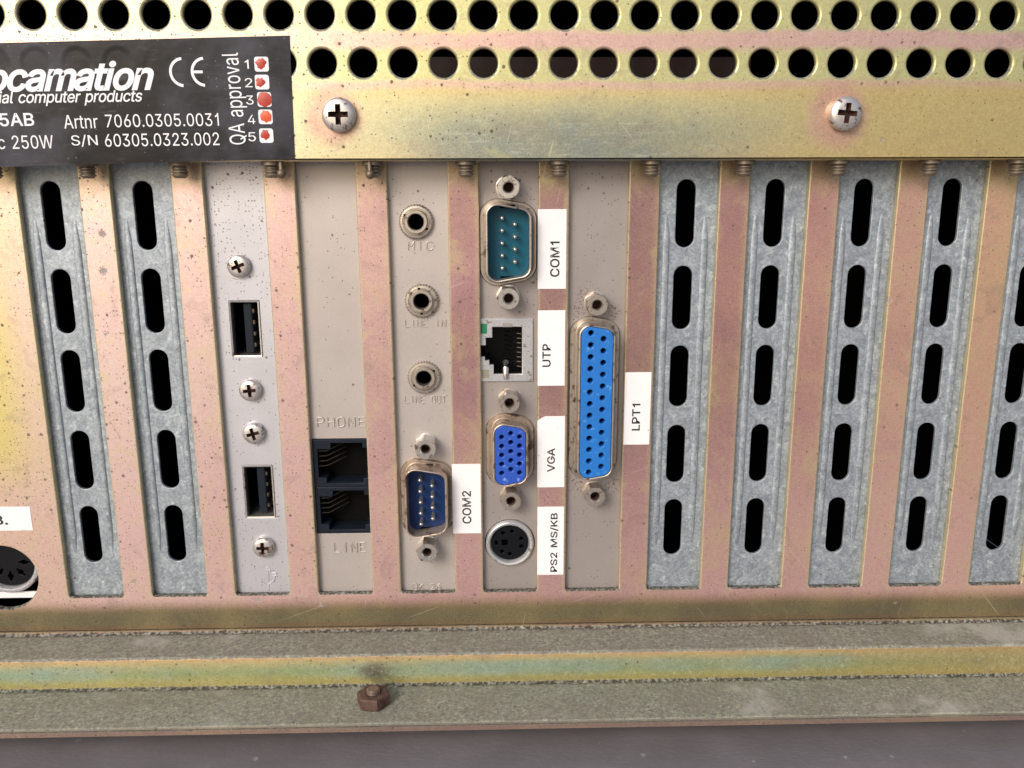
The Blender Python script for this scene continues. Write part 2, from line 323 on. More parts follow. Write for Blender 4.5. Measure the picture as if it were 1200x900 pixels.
def plate_film():
    t = NT('charcoal_label_film', off=(0, 20, -28))
    n = t.noise(0.055, 4, 0.6); n2 = t.noise(0.5, 4, 0.7, t.scaled(0.3, 1, 2))
    c = t.mix(t.step(n, 0.42, 0.66), srgb('#15161c'), srgb('#3c3d47'))
    c = t.mix(t.math('MULTIPLY', t.step(n2, 0.55, 0.8), 0.25), c, srgb('#777a86'))
    c = t.mix(t.math('MULTIPLY', t.specks(1.6, 0.12, 0.06, 0.16), 0.5), c, srgb('#8d8a88'))
    # round dents where the film bridges the vent holes behind it
    u = t.math('SUBTRACT', t.math('MULTIPLY', t.math('FRACT', t.math('DIVIDE', t.math('SUBTRACT', t.X, DENT[0] - 50.5*DENT[1]), DENT[1])), DENT[1]), 0.5*DENT[1])
    dz = t.math('SUBTRACT', t.Z, DENT[2])
    r = t.math('SQRT', t.math('ADD', t.math('MULTIPLY', u, u), t.math('MULTIPLY', dz, dz)))
    dent = t.step(r, 3.6, 2.2)
    c = t.mix(t.math('MULTIPLY', dent, t.step(t.X, -76, -88, 0.0, 0.5)), c, srgb('#14151a'))
    nb = t.bump(t.math('MULTIPLY', dent, t.step(t.X, -76, -88, 0.0, -1.0)), 0.3, 0.3)
    return t.out(c, 0, t.math('MULTIPLY_ADD', n, 0.25, 0.2), 0.22, t.bump(t.noise(0.09, 3), 0.3, 0.8, nb))
DENT = (VX, VP, R2)
M['film'] = plate_film()
M['white'] = plain('white_print', '#e9e9ee', 0, 0.45, 0.06)
M['red'] = plain('red_paint', '#b23a2c', 0, 0.4, 0.3, 1.2)
M['orange'] = plain('orange_paint', '#d2562f', 0, 0.4, 0.3, 1.2)
def ground_mat():
    t = NT('worn_grey_surface')
    n = t.noise(0.08, 5, 0.6); g = t.noise(1.2, 4, 0.65, t.scaled(0.5, 1.2, 1))
    c = t.mix(n, srgb('#6d696b'), srgb('#908b8e'))
    c = t.mix(t.math('MULTIPLY', g, 0.25), c, srgb('#574f55'))
    c = t.mix(t.math('MULTIPLY', t.specks_xy(11.0, 0.3, 0.2, 0.8), 0.6), c, srgb('#b7b1b4'))
    return t.out(c, 0, 0.6, 0.4, t.bump(g, 0.3, 0.3))
M['ground'] = ground_mat()

# ------------------------------------------------------------------ mesh helpers (mm, X right, Y away, Z up)
ORG = {}
def thing(name, label, cat, at, group=None):
    o = bpy.data.objects.new(name, None); COL.objects.link(o); o.location = Vector(at) * S
    o.empty_display_size = 0.3
    o['label'] = label; o['category'] = cat
    if group: o['group'] = group
    ORG[o] = Vector(at); return o
class MB:
    def __init__(s): s.bm = bmesh.new()
    def poly(s, pts): return s.bm.faces.new([s.bm.verts.new(p) for p in pts])
    def loft(s, rings, cap0=False, cap1=False):
        """rings: list of (list of (x, z), y)"""
        vs = [[s.bm.verts.new((x, y, z)) for x, z in o] for o, y in rings]
        for a, b in zip(vs, vs[1:]):
            n = len(a)
            for i in range(n): s.bm.faces.new((a[i], a[(i+1) % n], b[(i+1) % n], b[i]))
        if cap0: s.bm.faces.new(vs[0])
        if cap1: s.bm.faces.new(vs[-1])
        return s
    def loft3(s, rings, cap0=False, cap1=False):
        vs = [[s.bm.verts.new(p) for p in o] for o in rings]
        for a, b in zip(vs, vs[1:]):
            n = len(a)
            for i in range(n): s.bm.faces.new((a[i], a[(i+1) % n], b[(i+1) % n], b[i]))
        if cap0: s.bm.faces.new(vs[0])
        if cap1: s.bm.faces.new(vs[-1])
        return s
    def box(s, x0, x1, y0, y1, z0, z1, bev=0.0):
        r = bmesh.ops.create_cube(s.bm, size=1)
        for v in r['verts']:
            v.co = Vector(((x0+x1)/2 + v.co.x*(x1-x0), (y0+y1)/2 + v.co.y*(y1-y0), (z0+z1)/2 + v.co.z*(z1-z0)))
        if bev:
            es = list({e for v in r['verts'] for e in v.link_edges})
            bmesh.ops.bevel(s.bm, geom=es, offset=bev, segments=2, affect='EDGES')
        return s
    def tube(s, pts, r, n=8, caps=True):
        pts = [Vector(p) for p in pts]; rings = []
        for i, p in enumerate(pts):
            d = (pts[min(i+1, len(pts)-1)] - pts[max(i-1, 0)]).normalized()
            a = d.orthogonal().normalized() if abs(d.y) > 0.9 else d.cross(Vector((0, 1, 0))).normalized()
            b = d.cross(a)
            rr = r[i] if isinstance(r, (list, tuple)) else r
            rings.append([p + (a*math.cos(q) + b*math.sin(q))*rr for q in [2*math.pi*k/n for k in range(n)]])
        return s.loft3(rings, caps, caps)
    def mesh(s, me):
        s.bm.from_mesh(me); return s
    def build(s, name, mat, parent=None, angle=35, label=None):
        bm = s.bm
        bmesh.ops.recalc_face_normals(bm, faces=bm.faces)
        org = Vector((0, 0, 0)); p = parent
        while p is not None and p not in ORG: p = p.parent
        if p is not None: org = ORG[p]
        for v in bm.verts: v.co = (v.co - org) * S
        me = bpy.data.meshes.new(name); bm.to_mesh(me); bm.free()
        for f in me.polygons: f.use_smooth = True
        me.set_sharp_from_angle(angle=math.radians(angle))
        for mm in (mat if isinstance(mat, list) else [mat]): me.materials.append(mm)
        o = bpy.data.objects.new(name, me); COL.objects.link(o); o.parent = parent
        if label: o['label'] = label
        return o
def circ(cx, cz, r, n=32, ph=0.0): return [(cx + r*math.cos(2*math.pi*i/n + ph), cz + r*math.sin(2*math.pi*i/n + ph)) for i in range(n)]
def hexo(cx, cz, r, n=36, rot=0.3):
    o = []
    for i in range(n):
        a = 2*math.pi*i/n; k = (a - rot + math.pi/6) % (math.pi/3) - math.pi/6
        o.append((cx + r*math.cos(math.pi/6)/math.cos(k)*math.cos(a), cz + r*math.cos(math.pi/6)/math.cos(k)*math.sin(a)))
    return o
def fillet(pts, r, n=6):
    out = []; N = len(pts)
    for i in range(N):
        p = Vector(pts[i]); a = Vector(pts[i-1]) - p; b = Vector(pts[(i+1) % N]) - p
        a.normalize(); b.normalize(); ang = a.angle(b); d = r / math.tan(ang/2)
        c = p + (a + b).normalized() * (r / math.sin(ang/2))
        p0 = p + a*d; p1 = p + b*d
        a0 = math.atan2(p0.y-c.y, p0.x-c.x); a1 = math.atan2(p1.y-c.y, p1.x-c.x); da = (a1-a0+math.pi) % (2*math.pi) - math.pi
        for k in range(n+1): out.append((c.x + r*math.cos(a0+da*k/n), c.y + r*math.sin(a0+da*k/n)))
    return out
def rect(x0, x1, z0, z1, r=0.3, n=4): return fillet([(x0, z0), (x1, z0), (x1, z1), (x0, z1)], r, n)
def dsh(cx, cz, L, W, r, o=0.0, n=6):
    """D-shaped outline, long axis vertical, wide side left, shrunk by o"""
    L -= 2*o; W -= 2*o; r = max(r-o, 0.25); k = W*math.tan(math.radians(10))
    return fillet([(cx-W/2, cz-L/2), (cx+W/2, cz-L/2+k), (cx+W/2, cz+L/2-k), (cx-W/2, cz+L/2)], r, n)
def oval(cx, z0, z1, w, n=10):
    r = w/2
    return [(cx + r*math.cos(math.pi*k/n), z1-r + r*math.sin(math.pi*k/n)) for k in range(n+1)] + [(cx - r*math.cos(math.pi*k/n), z0+r - r*math.sin(math.pi*k/n)) for k in range(n+1)]
def sheet(outline, holes, y0, t, bev=0.0, seg=2):
    """flat sheet with real holes and rounded edges, front face at Y = y0 (towards the camera), thickness t; returns a mesh"""
    cu = bpy.data.curves.new('tmp', 'CURVE'); cu.dimensions = '2D'; cu.fill_mode = 'BOTH'
    for o in [outline] + list(holes):
        sp = cu.splines.new('POLY'); sp.points.add(len(o)-1)
        for p, (x, z) in zip(sp.points, o): p.co = (x, z, 0, 1)
        sp.use_cyclic_u = True
    cu.extrude = t/2 - bev; cu.bevel_depth = bev; cu.bevel_resolution = seg; cu.offset = -bev
    ob = bpy.data.objects.new('tmp', cu); COL.objects.link(ob)
    me = bpy.data.meshes.new_from_object(ob.evaluated_get(bpy.context.evaluated_depsgraph_get()))
    bpy.data.objects.remove(ob); bpy.data.curves.remove(cu)
    for v in me.vertices: v.co = (v.co.x, y0 + t/2 - v.co.z, v.co.y)
    return me
# letter outlines of a plain sans serif, 1000 units to the em: character -> (advance, contours)
GLYPHS = {
'.':(188,'95 -4,78 -1,63 9,53 24,50 41,53 59,63 73,78 83,95 87,113 83,128 73,138 59,141 41,138 24,128 9,113 -1'),
'/':(249,'235 533,71 -76,14 -76,178 533'),
'0':(453,'227 -7,174 1,130 24,95 62,69 113,53 178,48 254,53 330,69 395,95 447,130 484,174 508,227 516,279 508,323 484,358 447,384 395,400 330,405 254,400 178,384 113,359 62,323 24,279 1;227 50,261 56,290 74,313 103,330 144,340 194,344 254,340 314,330 365,313 405,290 435,261 453,227 460,192 453,163 435,140 405,123 365,113 314,109 254,113 194,123 144,140 103,163 74,192 56'),
'1':(400,'262 0,262 516,214 516,190 472,145 432,95 405,95 343,150 362,200 398,200 0'),
'2':(453,'64 0,64 47,234 229,282 282,299 305,311 327,318 348,320 371,317 397,308 419,293 436,273 449,250 457,224 460,196 457,172 447,153 433,139 413,130 390,127 362,66 362,71 405,86 442,111 473,143 496,182 511,225 516,268 511,306 497,337 474,361 445,376 411,381 372,378 345,371 318,357 290,336 259,267 180,153 60,153 57,389 57,389 0'),
'3':(453,'218 -7,173 -3,133 10,98 30,70 57,52 91,44 132,109 132,115 107,126 87,144 71,165 59,191 52,219 50,248 53,275 61,297 74,315 93,325 116,329 145,326 172,316 196,299 217,275 234,242 244,201 248,157 248,157 299,288 448,288 452,70 452,70 509,372 509,372 461,211 278,211 289,264 288,308 276,344 253,371 222,387 186,393 145,387 103,370 66,344 36,309 12,266 -2'),
'4':(453,'40 105,40 158,247 509,311 509,109 166,109 163,413 163,413 105;282 0,282 121,282 146,282 318,343 318,343 0'),
'5':(453,'221 -7,178 -2,140 11,108 32,83 60,66 93,60 130,122 130,127 108,138 89,154 73,173 60,196 52,221 50,250 53,276 64,298 82,314 104,324 131,328 162,324 193,314 221,297 244,275 262,248 273,218 277,192 275,167 268,145 258,128 246,67 253,96 509,366 509,366 452,151 452,134 301,136 301,155 315,178 325,203 331,229 334,263 330,294 321,321 306,345 285,364 260,379 231,388 199,391 163,385 117,369 76,343 41,309 15,268 -1'),
'6':(453,'226 -7,182 -1,142 15,109 40,84 74,69 115,64 162,68 199,80 239,102 285,137 340,252 509,322 509,151 261,145 261,154 275,165 288,179 299,196 307,214 312,235 314,278 309,316 295,346 271,370 240,384 201,389 157,384 112,368 73,343 39,310 14,271 -2;226 48,254 52,279 63,299 79,314 101,324 128,327 157,324 187,314 213,299 235,279 251,254 262,226 265,198 262,174 252,153 235,138 214,128 188,125 158,128 128,138 102,153 79,174 63,198 52'),
'7':(453,'97 0,323 448,323 452,62 452,62 509,391 509,391 449,165 0'),
'A':(480,'16 0,201 509,276 509,463 0,395 0,287 302,264 372,232 478,245 478,213 371,191 302,85 0;110 142,110 199,370 199,370 142'),
'B':(456,'60 0,60 509,241 509,289 504,329 491,359 469,381 442,394 410,398 374,395 344,387 320,373 301,356 286,336 275,315 267,315 262,339 257,363 245,385 227,402 203,414 173,418 136,413 100,400 67,377 39,344 18,301 4,247 0;125 57,245 57,296 63,330 80,349 105,355 137,352 161,342 184,327 203,306 218,279 228,248 231,125 231;125 285,238 285,265 288,288 296,308 309,323 326,333 348,336 372,330 403,313 429,283 446,240 452,125 452'),
'C':(510,'267 -7,205 1,150 25,104 63,70 115,48 179,40 254,48 329,70 393,104 445,150 484,205 508,267 516,305 513,340 504,373 490,402 471,427 447,448 418,463 385,473 348,408 348,401 373,389 395,375 413,357 428,337 440,315 449,292 454,267 456,223 450,184 432,150 403,125 364,109 314,103 254,109 194,125 145,151 105,184 76,223 59,267 53,292 55,315 60,337 69,357 81,375 96,389 114,401 136,408 160,473 160,463 124,448 91,428 62,402 38,373 19,341 5,305 -4'),
'G':(520,'269 -7,205 1,149 25,104 64,69 116,47 179,40 254,47 329,69 393,103 445,149 484,203 508,265 516,304 513,340 504,374 489,403 469,429 445,449 416,465 384,474 349,408 349,399 372,387 393,373 411,356 427,337 439,315 448,291 454,265 456,222 450,183 432,150 404,125 364,109 314,103 254,109 194,125 145,151 105,184 76,224 59,269 53,309 57,345 71,374 93,396 123,410 160,415 202,434 199,283 199,283 256,478 256,478 200,471 141,451 91,419 50,377 19,326 0'),
'K':(467,'104 145,104 216,139 261,174 303,212 344,364 509,448 509,231 276,228 276;60 0,60 509,125 509,125 334,124 225,125 193,125 0;372 0,188 259,228 309,449 0'),
'L':(393,'60 0,60 509,125 509,125 57,361 57,361 0'),
'M':(628,'60 0,60 509,152 509,277 187,287 159,299 123,311 84,322 49,307 49,318 83,330 121,342 158,352 187,476 509,568 509,568 0,504 0,504 291,504 327,505 369,506 413,507 457,513 457,498 409,482 363,467 322,456 291,342 0,286 0,170 291,159 321,145 361,129 408,112 457,119 457,120 416,121 372,122 328,122 291,122 0'),
'N':(523,'60 0,60 509,136 509,343 183,363 151,388 107,414 55,405 54,401 108,399 157,399 195,399 509,463 509,463 0,387 0,202 290,177 331,148 381,108 452,119 454,122 384,124 328,125 291,125 0'),
'O':(533,'267 -7,205 1,150 25,105 63,70 115,48 179,40 254,48 329,70 393,105 445,150 484,205 508,267 516,329 508,384 484,429 445,464 393,486 329,493 254,486 179,464 115,429 63,384 25,329 1;267 53,310 59,349 76,383 105,408 144,425 194,430 254,425 314,408 365,383 404,349 433,310 450,267 456,223 450,184 433,151 404,125 364,109 314,103 254,109 194,125 144,151 105,184 76,223 59'),
'P':(445,'60 0,60 509,235 509,289 503,332 487,366 462,390 430,404 391,409 348,404 304,390 265,366 233,332 207,289 191,235 186,109 186,109 242,233 242,269 246,297 256,318 272,333 294,342 319,344 348,342 376,333 402,318 423,297 439,268 449,232 452,125 452,125 0'),
'Q':(533,'245 159,313 159,369 85,384 65,468 -48,401 -48,346 27,331 46;267 -7,205 1,150 25,105 63,70 115,48 179,40 254,48 329,70 393,105 445,150 484,205 508,267 516,329 508,384 484,429 445,464 393,486 329,493 254,486 179,464 115,429 63,384 25,329 1;267 53,310 59,349 76,383 105,408 144,425 194,430 254,425 314,408 365,383 404,349 433,310 450,267 456,223 450,184 433,151 404,125 364,109 314,103 254,109 194,125 144,151 105,184 76,223 59'),
'S':(447,'224 -9,172 -4,128 9,91 31,64 60,46 96,38 137,104 137,110 110,123 88,142 71,166 59,194 52,224 49,257 52,286 60,311 74,329 92,341 114,346 139,342 161,332 179,316 193,296 205,245 222,184 239,128 260,86 289,60 326,52 372,58 413,75 448,102 476,138 498,180 511,227 516,275 511,316 498,351 476,377 449,394 415,401 378,337 378,326 412,302 437,267 453,225 459,194 456,167 448,145 435,129 418,118 398,115 376,119 352,131 334,148 319,169 308,212 293,264 279,312 264,336 252,359 238,379 220,395 198,405 171,408 139,403 99,386 64,360 34,323 11,278 -4'),
'T':(449,'32 452,32 509,417 509,417 452,257 452,257 0,193 0,193 452'),
'U':(517,'259 -8,203 -2,154 15,114 43,85 80,66 124,60 173,60 509,124 509,124 178,128 144,141 113,160 87,187 68,220 56,259 52,298 56,331 68,357 87,377 113,389 144,393 178,393 509,457 509,457 173,451 124,433 80,403 43,363 15,315 -2'),
'V':(480,'204 0,16 509,84 509,192 206,215 137,248 31,235 31,267 138,290 206,395 509,463 509,278 0'),
'W':(686,'155 0,16 509,82 509,163 196,175 145,187 94,197 40,189 40,200 94,211 145,224 196,306 509,380 509,462 196,474 145,486 94,497 40,488 40,499 94,510 145,523 196,603 509,670 509,530 0,455 0,368 323,351 391,336 475,350 475,335 395,318 323,230 0'),
'a':(389,'160 -9,126 -5,94 5,68 22,48 45,35 73,30 108,34 138,43 161,58 179,78 193,100 203,125 211,178 220,234 227,252 230,265 235,273 243,276 255,276 257,273 279,267 297,256 311,240 322,220 329,196 331,171 329,149 322,132 313,118 301,107 288,100 274,41 291,57 322,79 346,104 364,133 375,163 382,194 384,239 379,263 372,286 360,306 343,322 320,333 290,337 251,337 0,277 0,277 52,272 52,252 25,236 12,215 1,190 -6;170 45,202 49,228 59,248 74,263 93,272 115,276 138,276 190,259 182,231 176,200 171,175 168,134 159,117 150,103 139,95 124,92 105,94 87,102 72,114 61,130 52,149 47'),
'c':(396,'207 -8,159 -2,117 16,82 46,56 85,40 133,34 187,40 243,56 291,82 330,117 360,159 378,207 384,234 383,260 377,284 368,305 356,324 341,340 322,353 301,362 277,303 262,290 289,270 311,242 325,207 330,173 325,145 310,124 287,108 258,99 224,96 187,99 151,108 117,124 89,145 66,173 51,207 46,243 52,271 66,292 89,304 117,363 102,354 78,341 56,325 37,306 21,285 9,261 -1,235 -6'),
'd':(424,'195 -8,151 -2,111 16,79 45,55 84,39 133,34 189,39 245,55 293,79 332,112 361,151 378,196 384,228 381,253 373,272 360,287 346,306 319,311 319,311 509,372 509,372 0,313 0,313 59,307 59,287 31,272 17,252 4,227 -5;205 47,236 51,263 65,284 86,299 115,309 150,312 189,309 229,300 263,284 291,263 312,237 325,205 330,172 325,145 311,124 290,108 261,99 227,96 189,99 151,109 117,124 88,145 66,172 51'),
'e':(404,'212 -8,161 -2,117 16,82 46,56 85,40 132,34 187,39 242,55 290,81 329,115 359,157 378,205 384,236 382,266 374,294 361,319 341,341 315,357 282,368 242,371 194,371 169,75 169,75 221,338 221,310 202,307 237,298 269,283 294,263 314,237 326,205 330,173 326,146 313,125 294,109 270,99 241,96 211,96 178,100 139,110 106,128 80,151 61,179 50,212 46,234 48,254 53,271 61,285 73,297 88,306 105,365 91,353 63,335 39,311 19,283 4,249 -5'),
'i':(167,'53 0,53 379,114 379,114 0;84 443,67 446,54 455,44 468,41 483,44 499,54 512,67 521,84 524,100 521,114 512,123 499,126 483,123 468,114 455,100 446'),
'l':(189,'139 -2,101 3,74 20,58 47,53 84,53 509,114 509,114 99,115 77,120 62,130 54,146 52,160 53,170 54,181 3,162 -1'),
'm':(610,'53 0,53 379,112 379,112 295,108 295,118 323,132 346,151 363,172 376,195 384,219 386,257 380,287 361,309 331,321 295,312 295,322 321,337 343,357 361,381 375,407 383,437 386,468 383,497 372,522 354,541 328,553 296,557 255,557 0,496 0,496 254,490 289,473 313,447 326,419 330,395 328,374 320,358 307,345 290,338 270,335 247,335 0,274 0,274 260,269 288,253 311,229 326,199 330,178 328,158 320,140 307,126 289,117 266,114 238,114 0'),
'n':(410,'114 227,114 0,53 0,53 379,112 379,112 287,102 287,124 332,152 362,187 379,227 384,264 380,295 369,321 349,341 321,353 285,357 240,357 0,296 0,296 235,290 275,273 304,246 323,210 329,184 326,161 317,141 303,126 283,117 257'),
'o':(415,'207 -8,159 -2,117 16,82 46,56 85,40 133,34 187,40 243,56 291,82 330,117 360,159 378,207 384,256 378,299 360,333 330,359 291,376 243,381 187,376 133,359 85,333 46,299 16,256 -2;207 46,242 51,270 66,292 89,307 117,316 151,319 187,316 224,307 258,292 287,270 310,242 325,207 330,173 325,145 310,124 287,108 258,99 224,96 187,99 151,108 117,124 89,145 66,173 51'),
'p':(424,'53 -143,53 379,112 379,112 319,118 319,137 346,152 360,171 373,197 381,229 384,274 378,313 361,345 332,370 293,385 245,390 189,385 133,370 84,346 45,313 16,274 -2,229 -8,198 -5,173 4,153 17,138 31,118 59,114 59,114 -143;220 47,253 51,279 66,301 88,316 117,325 151,328 189,325 227,316 261,301 290,280 311,253 325,220 330,188 325,161 312,140 291,125 263,116 229,113 189,116 150,125 115,140 86,162 65,188 51'),
'r':(259,'53 0,53 379,112 379,112 321,115 321,130 347,152 367,181 380,213 385,229 384,243 384,243 322,230 324,207 326,182 323,159 315,140 301,126 284,117 262,114 237,114 0'),
's':(365,'182 -8,145 -5,112 3,84 18,62 38,45 63,36 94,94 107,105 79,124 60,150 49,181 45,217 50,244 62,262 81,268 103,265 121,254 136,237 147,212 155,149 170,104 186,72 208,53 237,47 274,51 305,65 332,87 354,115 370,149 381,187 384,223 381,254 372,279 358,299 339,314 316,324 290,268 277,258 298,243 316,219 328,187 333,156 329,131 317,114 299,109 277,112 258,124 243,144 232,172 223,229 209,275 194,306 171,325 142,331 107,326 75,312 47,290 24,260 6,223 -5'),
't':(227,'204 379,204 327,6 327,6 379;65 471,126 471,126 98,128 76,136 61,150 53,170 50,185 51,202 54,213 2,192 -3,168 -4,125 2,92 21,72 52,65 93'),
'u':(410,'182 -5,146 -1,115 11,89 31,69 59,57 95,53 139,53 379,114 379,114 144,119 105,137 75,164 56,200 50,226 53,249 62,268 77,283 97,293 122,296 153,296 379,357 379,357 0,298 0,298 92,307 92,286 47,257 17,222 0'),
'v':(389,'163 0,17 379,84 379,165 155,187 87,206 21,184 21,203 87,224 155,305 379,371 379,226 0')}
def text_mesh(txt, box, y, up=False, shear=0.0, bold=0.0, space=1.0, ext=0.03):
    """lettering fitted into box (x0, x1, z0, z1) on plane Y = y; up: reads upwards"""
    parts = []; pen = 0.0
    area = lambda p: sum(p[i-1][0]*p[i][1] - p[i][0]*p[i-1][1] for i in range(len(p)))
    def inside(q, p):
        c = False
        for i in range(len(p)):
            (xa, ya), (xb, yb) = p[i-1], p[i]
            if (ya > q[1]) != (yb > q[1]) and q[0] < (xb-xa)*(q[1]-ya)/(yb-ya) + xa: c = not c
        return c
    for ch in txt:
        if ch == ' ': pen += 0.25*space; continue
        adv, dat = GLYPHS[ch]
        cs = [[tuple(int(v)/1000 for v in p.split()) for p in c.split(',')] for c in dat.split(';')]
        big = area(max(cs, key=lambda p: abs(area(p)))) > 0
        outer = [c for c in cs if (area(c) > 0) == big]; inner = [c for c in cs if (area(c) > 0) != big]
        for oc in outer:
            mv = lambda c: [(x + pen + shear*z, z) for x, z in c]
            parts.append([mv(oc)] + [mv(h) for h in inner if inside(h[0], oc)])
        pen += adv/1000*space
    bm = bmesh.new()
    for i, grp in enumerate(parts):
        cu = bpy.data.curves.new('tmp', 'CURVE'); cu.dimensions = '2D'; cu.fill_mode = 'FRONT'
        for o in grp:
            sp = cu.splines.new('POLY'); sp.points.add(len(o)-1)
            for p, (x, z) in zip(sp.points, o): p.co = (x, z, 0, 1)
            sp.use_cyclic_u = True
        cu.offset = bold
        ob = bpy.data.objects.new('tmp', cu); COL.objects.link(ob)
        me = bpy.data.meshes.new_from_object(ob.evaluated_get(bpy.context.evaluated_depsgraph_get()))
        bpy.data.objects.remove(ob); bpy.data.curves.remove(cu)
        for v in me.vertices: v.co.z = 0.003*(i % 2)
        bm.from_mesh(me); bpy.data.meshes.remove(me)
    xs = [v.co.x for v in bm.verts]; zs = [v.co.y for v in bm.verts]
    ax, bx, az, bz = min(xs), max(xs), min(zs), max(zs)
    x0, x1, z0, z1 = box
    for v in bm.verts:
        u = (v.co.x-ax)/(bx-ax); q = (v.co.y-az)/(bz-az); yy_ = y - v.co.z
        if up: v.co = (x1 - q*(x1-x0), yy_, z0 + u*(z1-z0))
        else: v.co = (x0 + u*(x1-x0), yy_, z0 + q*(z1-z0))
    bmesh.ops.recalc_face_normals(bm, faces=bm.faces)
    me = bpy.data.meshes.new('tmp')
    g = bmesh.ops.extrude_face_region(bm, geom=list(bm.faces))
    for v in [e for e in g['geom'] if isinstance(e, bmesh.types.BMVert)]: v.co.y -= ext
    bm.to_mesh(me); bm.free(); return me
STROKES = {  # single line stamped capitals, unit box 0..1 wide, 0..1.6 high
 'P': [[(0,0),(0,1.6),(.8,1.6),(1,1.4),(1,.95),(.8,.75),(0,.75)]], 'H': [[(0,0),(0,1.6)],[(1,0),(1,1.6)],[(0,.8),(1,.8)]],
 'O': [[(.25,0),(.75,0),(1,.3),(1,1.3),(.75,1.6),(.25,1.6),(0,1.3),(0,.3),(.25,0)]], 'N': [[(0,0),(0,1.6),(1,0),(1,1.6)]],
 'E': [[(1,0),(0,0),(0,1.6),(1,1.6)],[(0,.8),(.8,.8)]], 'L': [[(0,1.6),(0,0),(1,0)]], 'I': [[(.5,0),(.5,1.6)]],
 'M': [[(0,0),(0,1.6),(.5,.7),(1,1.6),(1,0)]], 'C': [[(1,1.3),(.75,1.6),(.25,1.6),(0,1.3),(0,.3),(.25,0),(.75,0),(1,.3)]],
 'U': [[(0,1.6),(0,.3),(.25,0),(.75,0),(1,.3),(1,1.6)]], 'T': [[(0,1.6),(1,1.6)],[(.5,1.6),(.5,0)]],
 'B': [[(0,0),(0,1.6),(.8,1.6),(1,1.4),(1,1),(.8,.8),(0,.8)],[(.8,.8),(1,.6),(1,.2),(.8,0),(0,0)]], 'K': [[(0,0),(0,1.6)],[(1,1.6),(0,.7)],[(.3,.95),(1,0)]],
 '2': [[(0,1.3),(.25,1.6),(.75,1.6),(1,1.3),(1,1),(0,0),(1,0)]], '6': [[(.9,1.6),(.3,1.1),(0,.5),(.2,0),(.8,0),(1,.3),(1,.6),(.8,.85),(.1,.8)]], ' ': []}
def stamped(mb, s, x0, z0, w, h, gap, y, r=0.13):
    for i, ch in enumerate(s):
        for st in STROKES[ch]:
            q = [(x0 + i*(w+gap) + a*w, y, z0 + b/1.6*h) for a, b in st]
            for k in range(len(q)-1): mb.tube(q[k:k+2], r, 8)
YF = 1.65                      # face of the card brackets, behind the 1.6 mm slot panel


# ------------------------------------------------------------------ the ground it stands on
g = MB(); g.poly([(-4000, -5000, -28), (4000, -5000, -28), (4000, 1500, -28), (-4000, 1500, -28)])
go = g.build('ground', M['ground']); go['kind'] = 'structure'

# ------------------------------------------------------------------ computer case
case = thing('computer_case', 'industrial computer case with iridescent yellow zinc back, round vent holes and expansion slots', 'computer', (0, 20, -28))
slots = [rect(PITCH*k - SLOT_W, PITCH*k, 0, 106.5, 0.7) for k in range(-5, 7)]
DIN = U(6, 675.5, 0.8)
MB().mesh(sheet(rect(-170, 160, -9.1, 112, 0.2), slots + [circ(DIN[0], DIN[1], 8.3, 64)], 0, 1.6, 0.28)).build('slot_panel', M['slots'], case, 40)
# vent cover: thicker front sheet standing 8 mm proud, with a return flange over the brackets
vents = []
for k in range(-13, 24):
    for rz in (R1, R2, R1 + 9.4):
        vents.append(circ(VX + VP*k, rz, 2.85, 40))
LIP = 103.2
mb = MB().mesh(sheet(rect(-170, 160, LIP, 152, 0.2), vents, YC, 1.4, 0.5, 3))
mb.box(-169.5, 159.5, YC + 1.41, -0.02, LIP + 0.02, LIP + 1.2)
mb.build('vent_cover', M['cover'], case, 40)
# base: two stepped flanges, swept along the case
prof = []
def arc(cy, cz, r, a0, a1, n=6): prof.extend((cy + r*math.cos(math.radians(a0 + (a1-a0)*i/n)), cz + r*math.sin(math.radians(a0 + (a1-a0)*i/n))) for i in range(n+1))
prof.append((0.02, -9.12)); prof.append((-0.0, -9.3)); arc(-0.7, -9.4, 0.7, 0, -90, 4)
arc(-10.8, -10.8, 0.7, 90, 180); arc(-12.2, -17.5, 0.7, 0, -90, 4); arc(-26.1, -18.5, 0.3, 90, 180, 3)
prof += [(-26.4, -18.95), (-25.6, -18.95), (-25.6, -19.15), (-26.5, -19.15), (-26.5, -20.3), (-22, -20.3), (1.6, -20.3), (1.6, -9.12)]
xs = [-170 + 3.3*i for i in range(101)]
mb = MB(); mb.loft3([[(x, y, z) for y, z in prof] for x in xs], True, True)
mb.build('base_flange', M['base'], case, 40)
# shell of the box behind the panels: dark inside
mb = MB()
mb.box(-170, -168.5, 1.7, 160, -20, 152); mb.box(158.5, 160, 1.7, 160, -20, 152); mb.box(-168.4, 158.4, 1.7, 160, 150.5, 152)
mb.box(-168.4, 158.4, 1.7, 160, -28, -20.35); mb.box(-168.4, 158.4, 158.5, 160, -20.3, 150.4)
mb.build('case_shell', M['dark'], case)
mb = MB(); mb.box(-24, 48, 6, 7.5, 112, 126.0); mb.build('inner_board', M['board'], case)
mb = MB(); mb.box(-168.4, 158.4, -6.5, 1.6, 150.5, 151.9); mb.build('top_sheet', M['dark'], case)

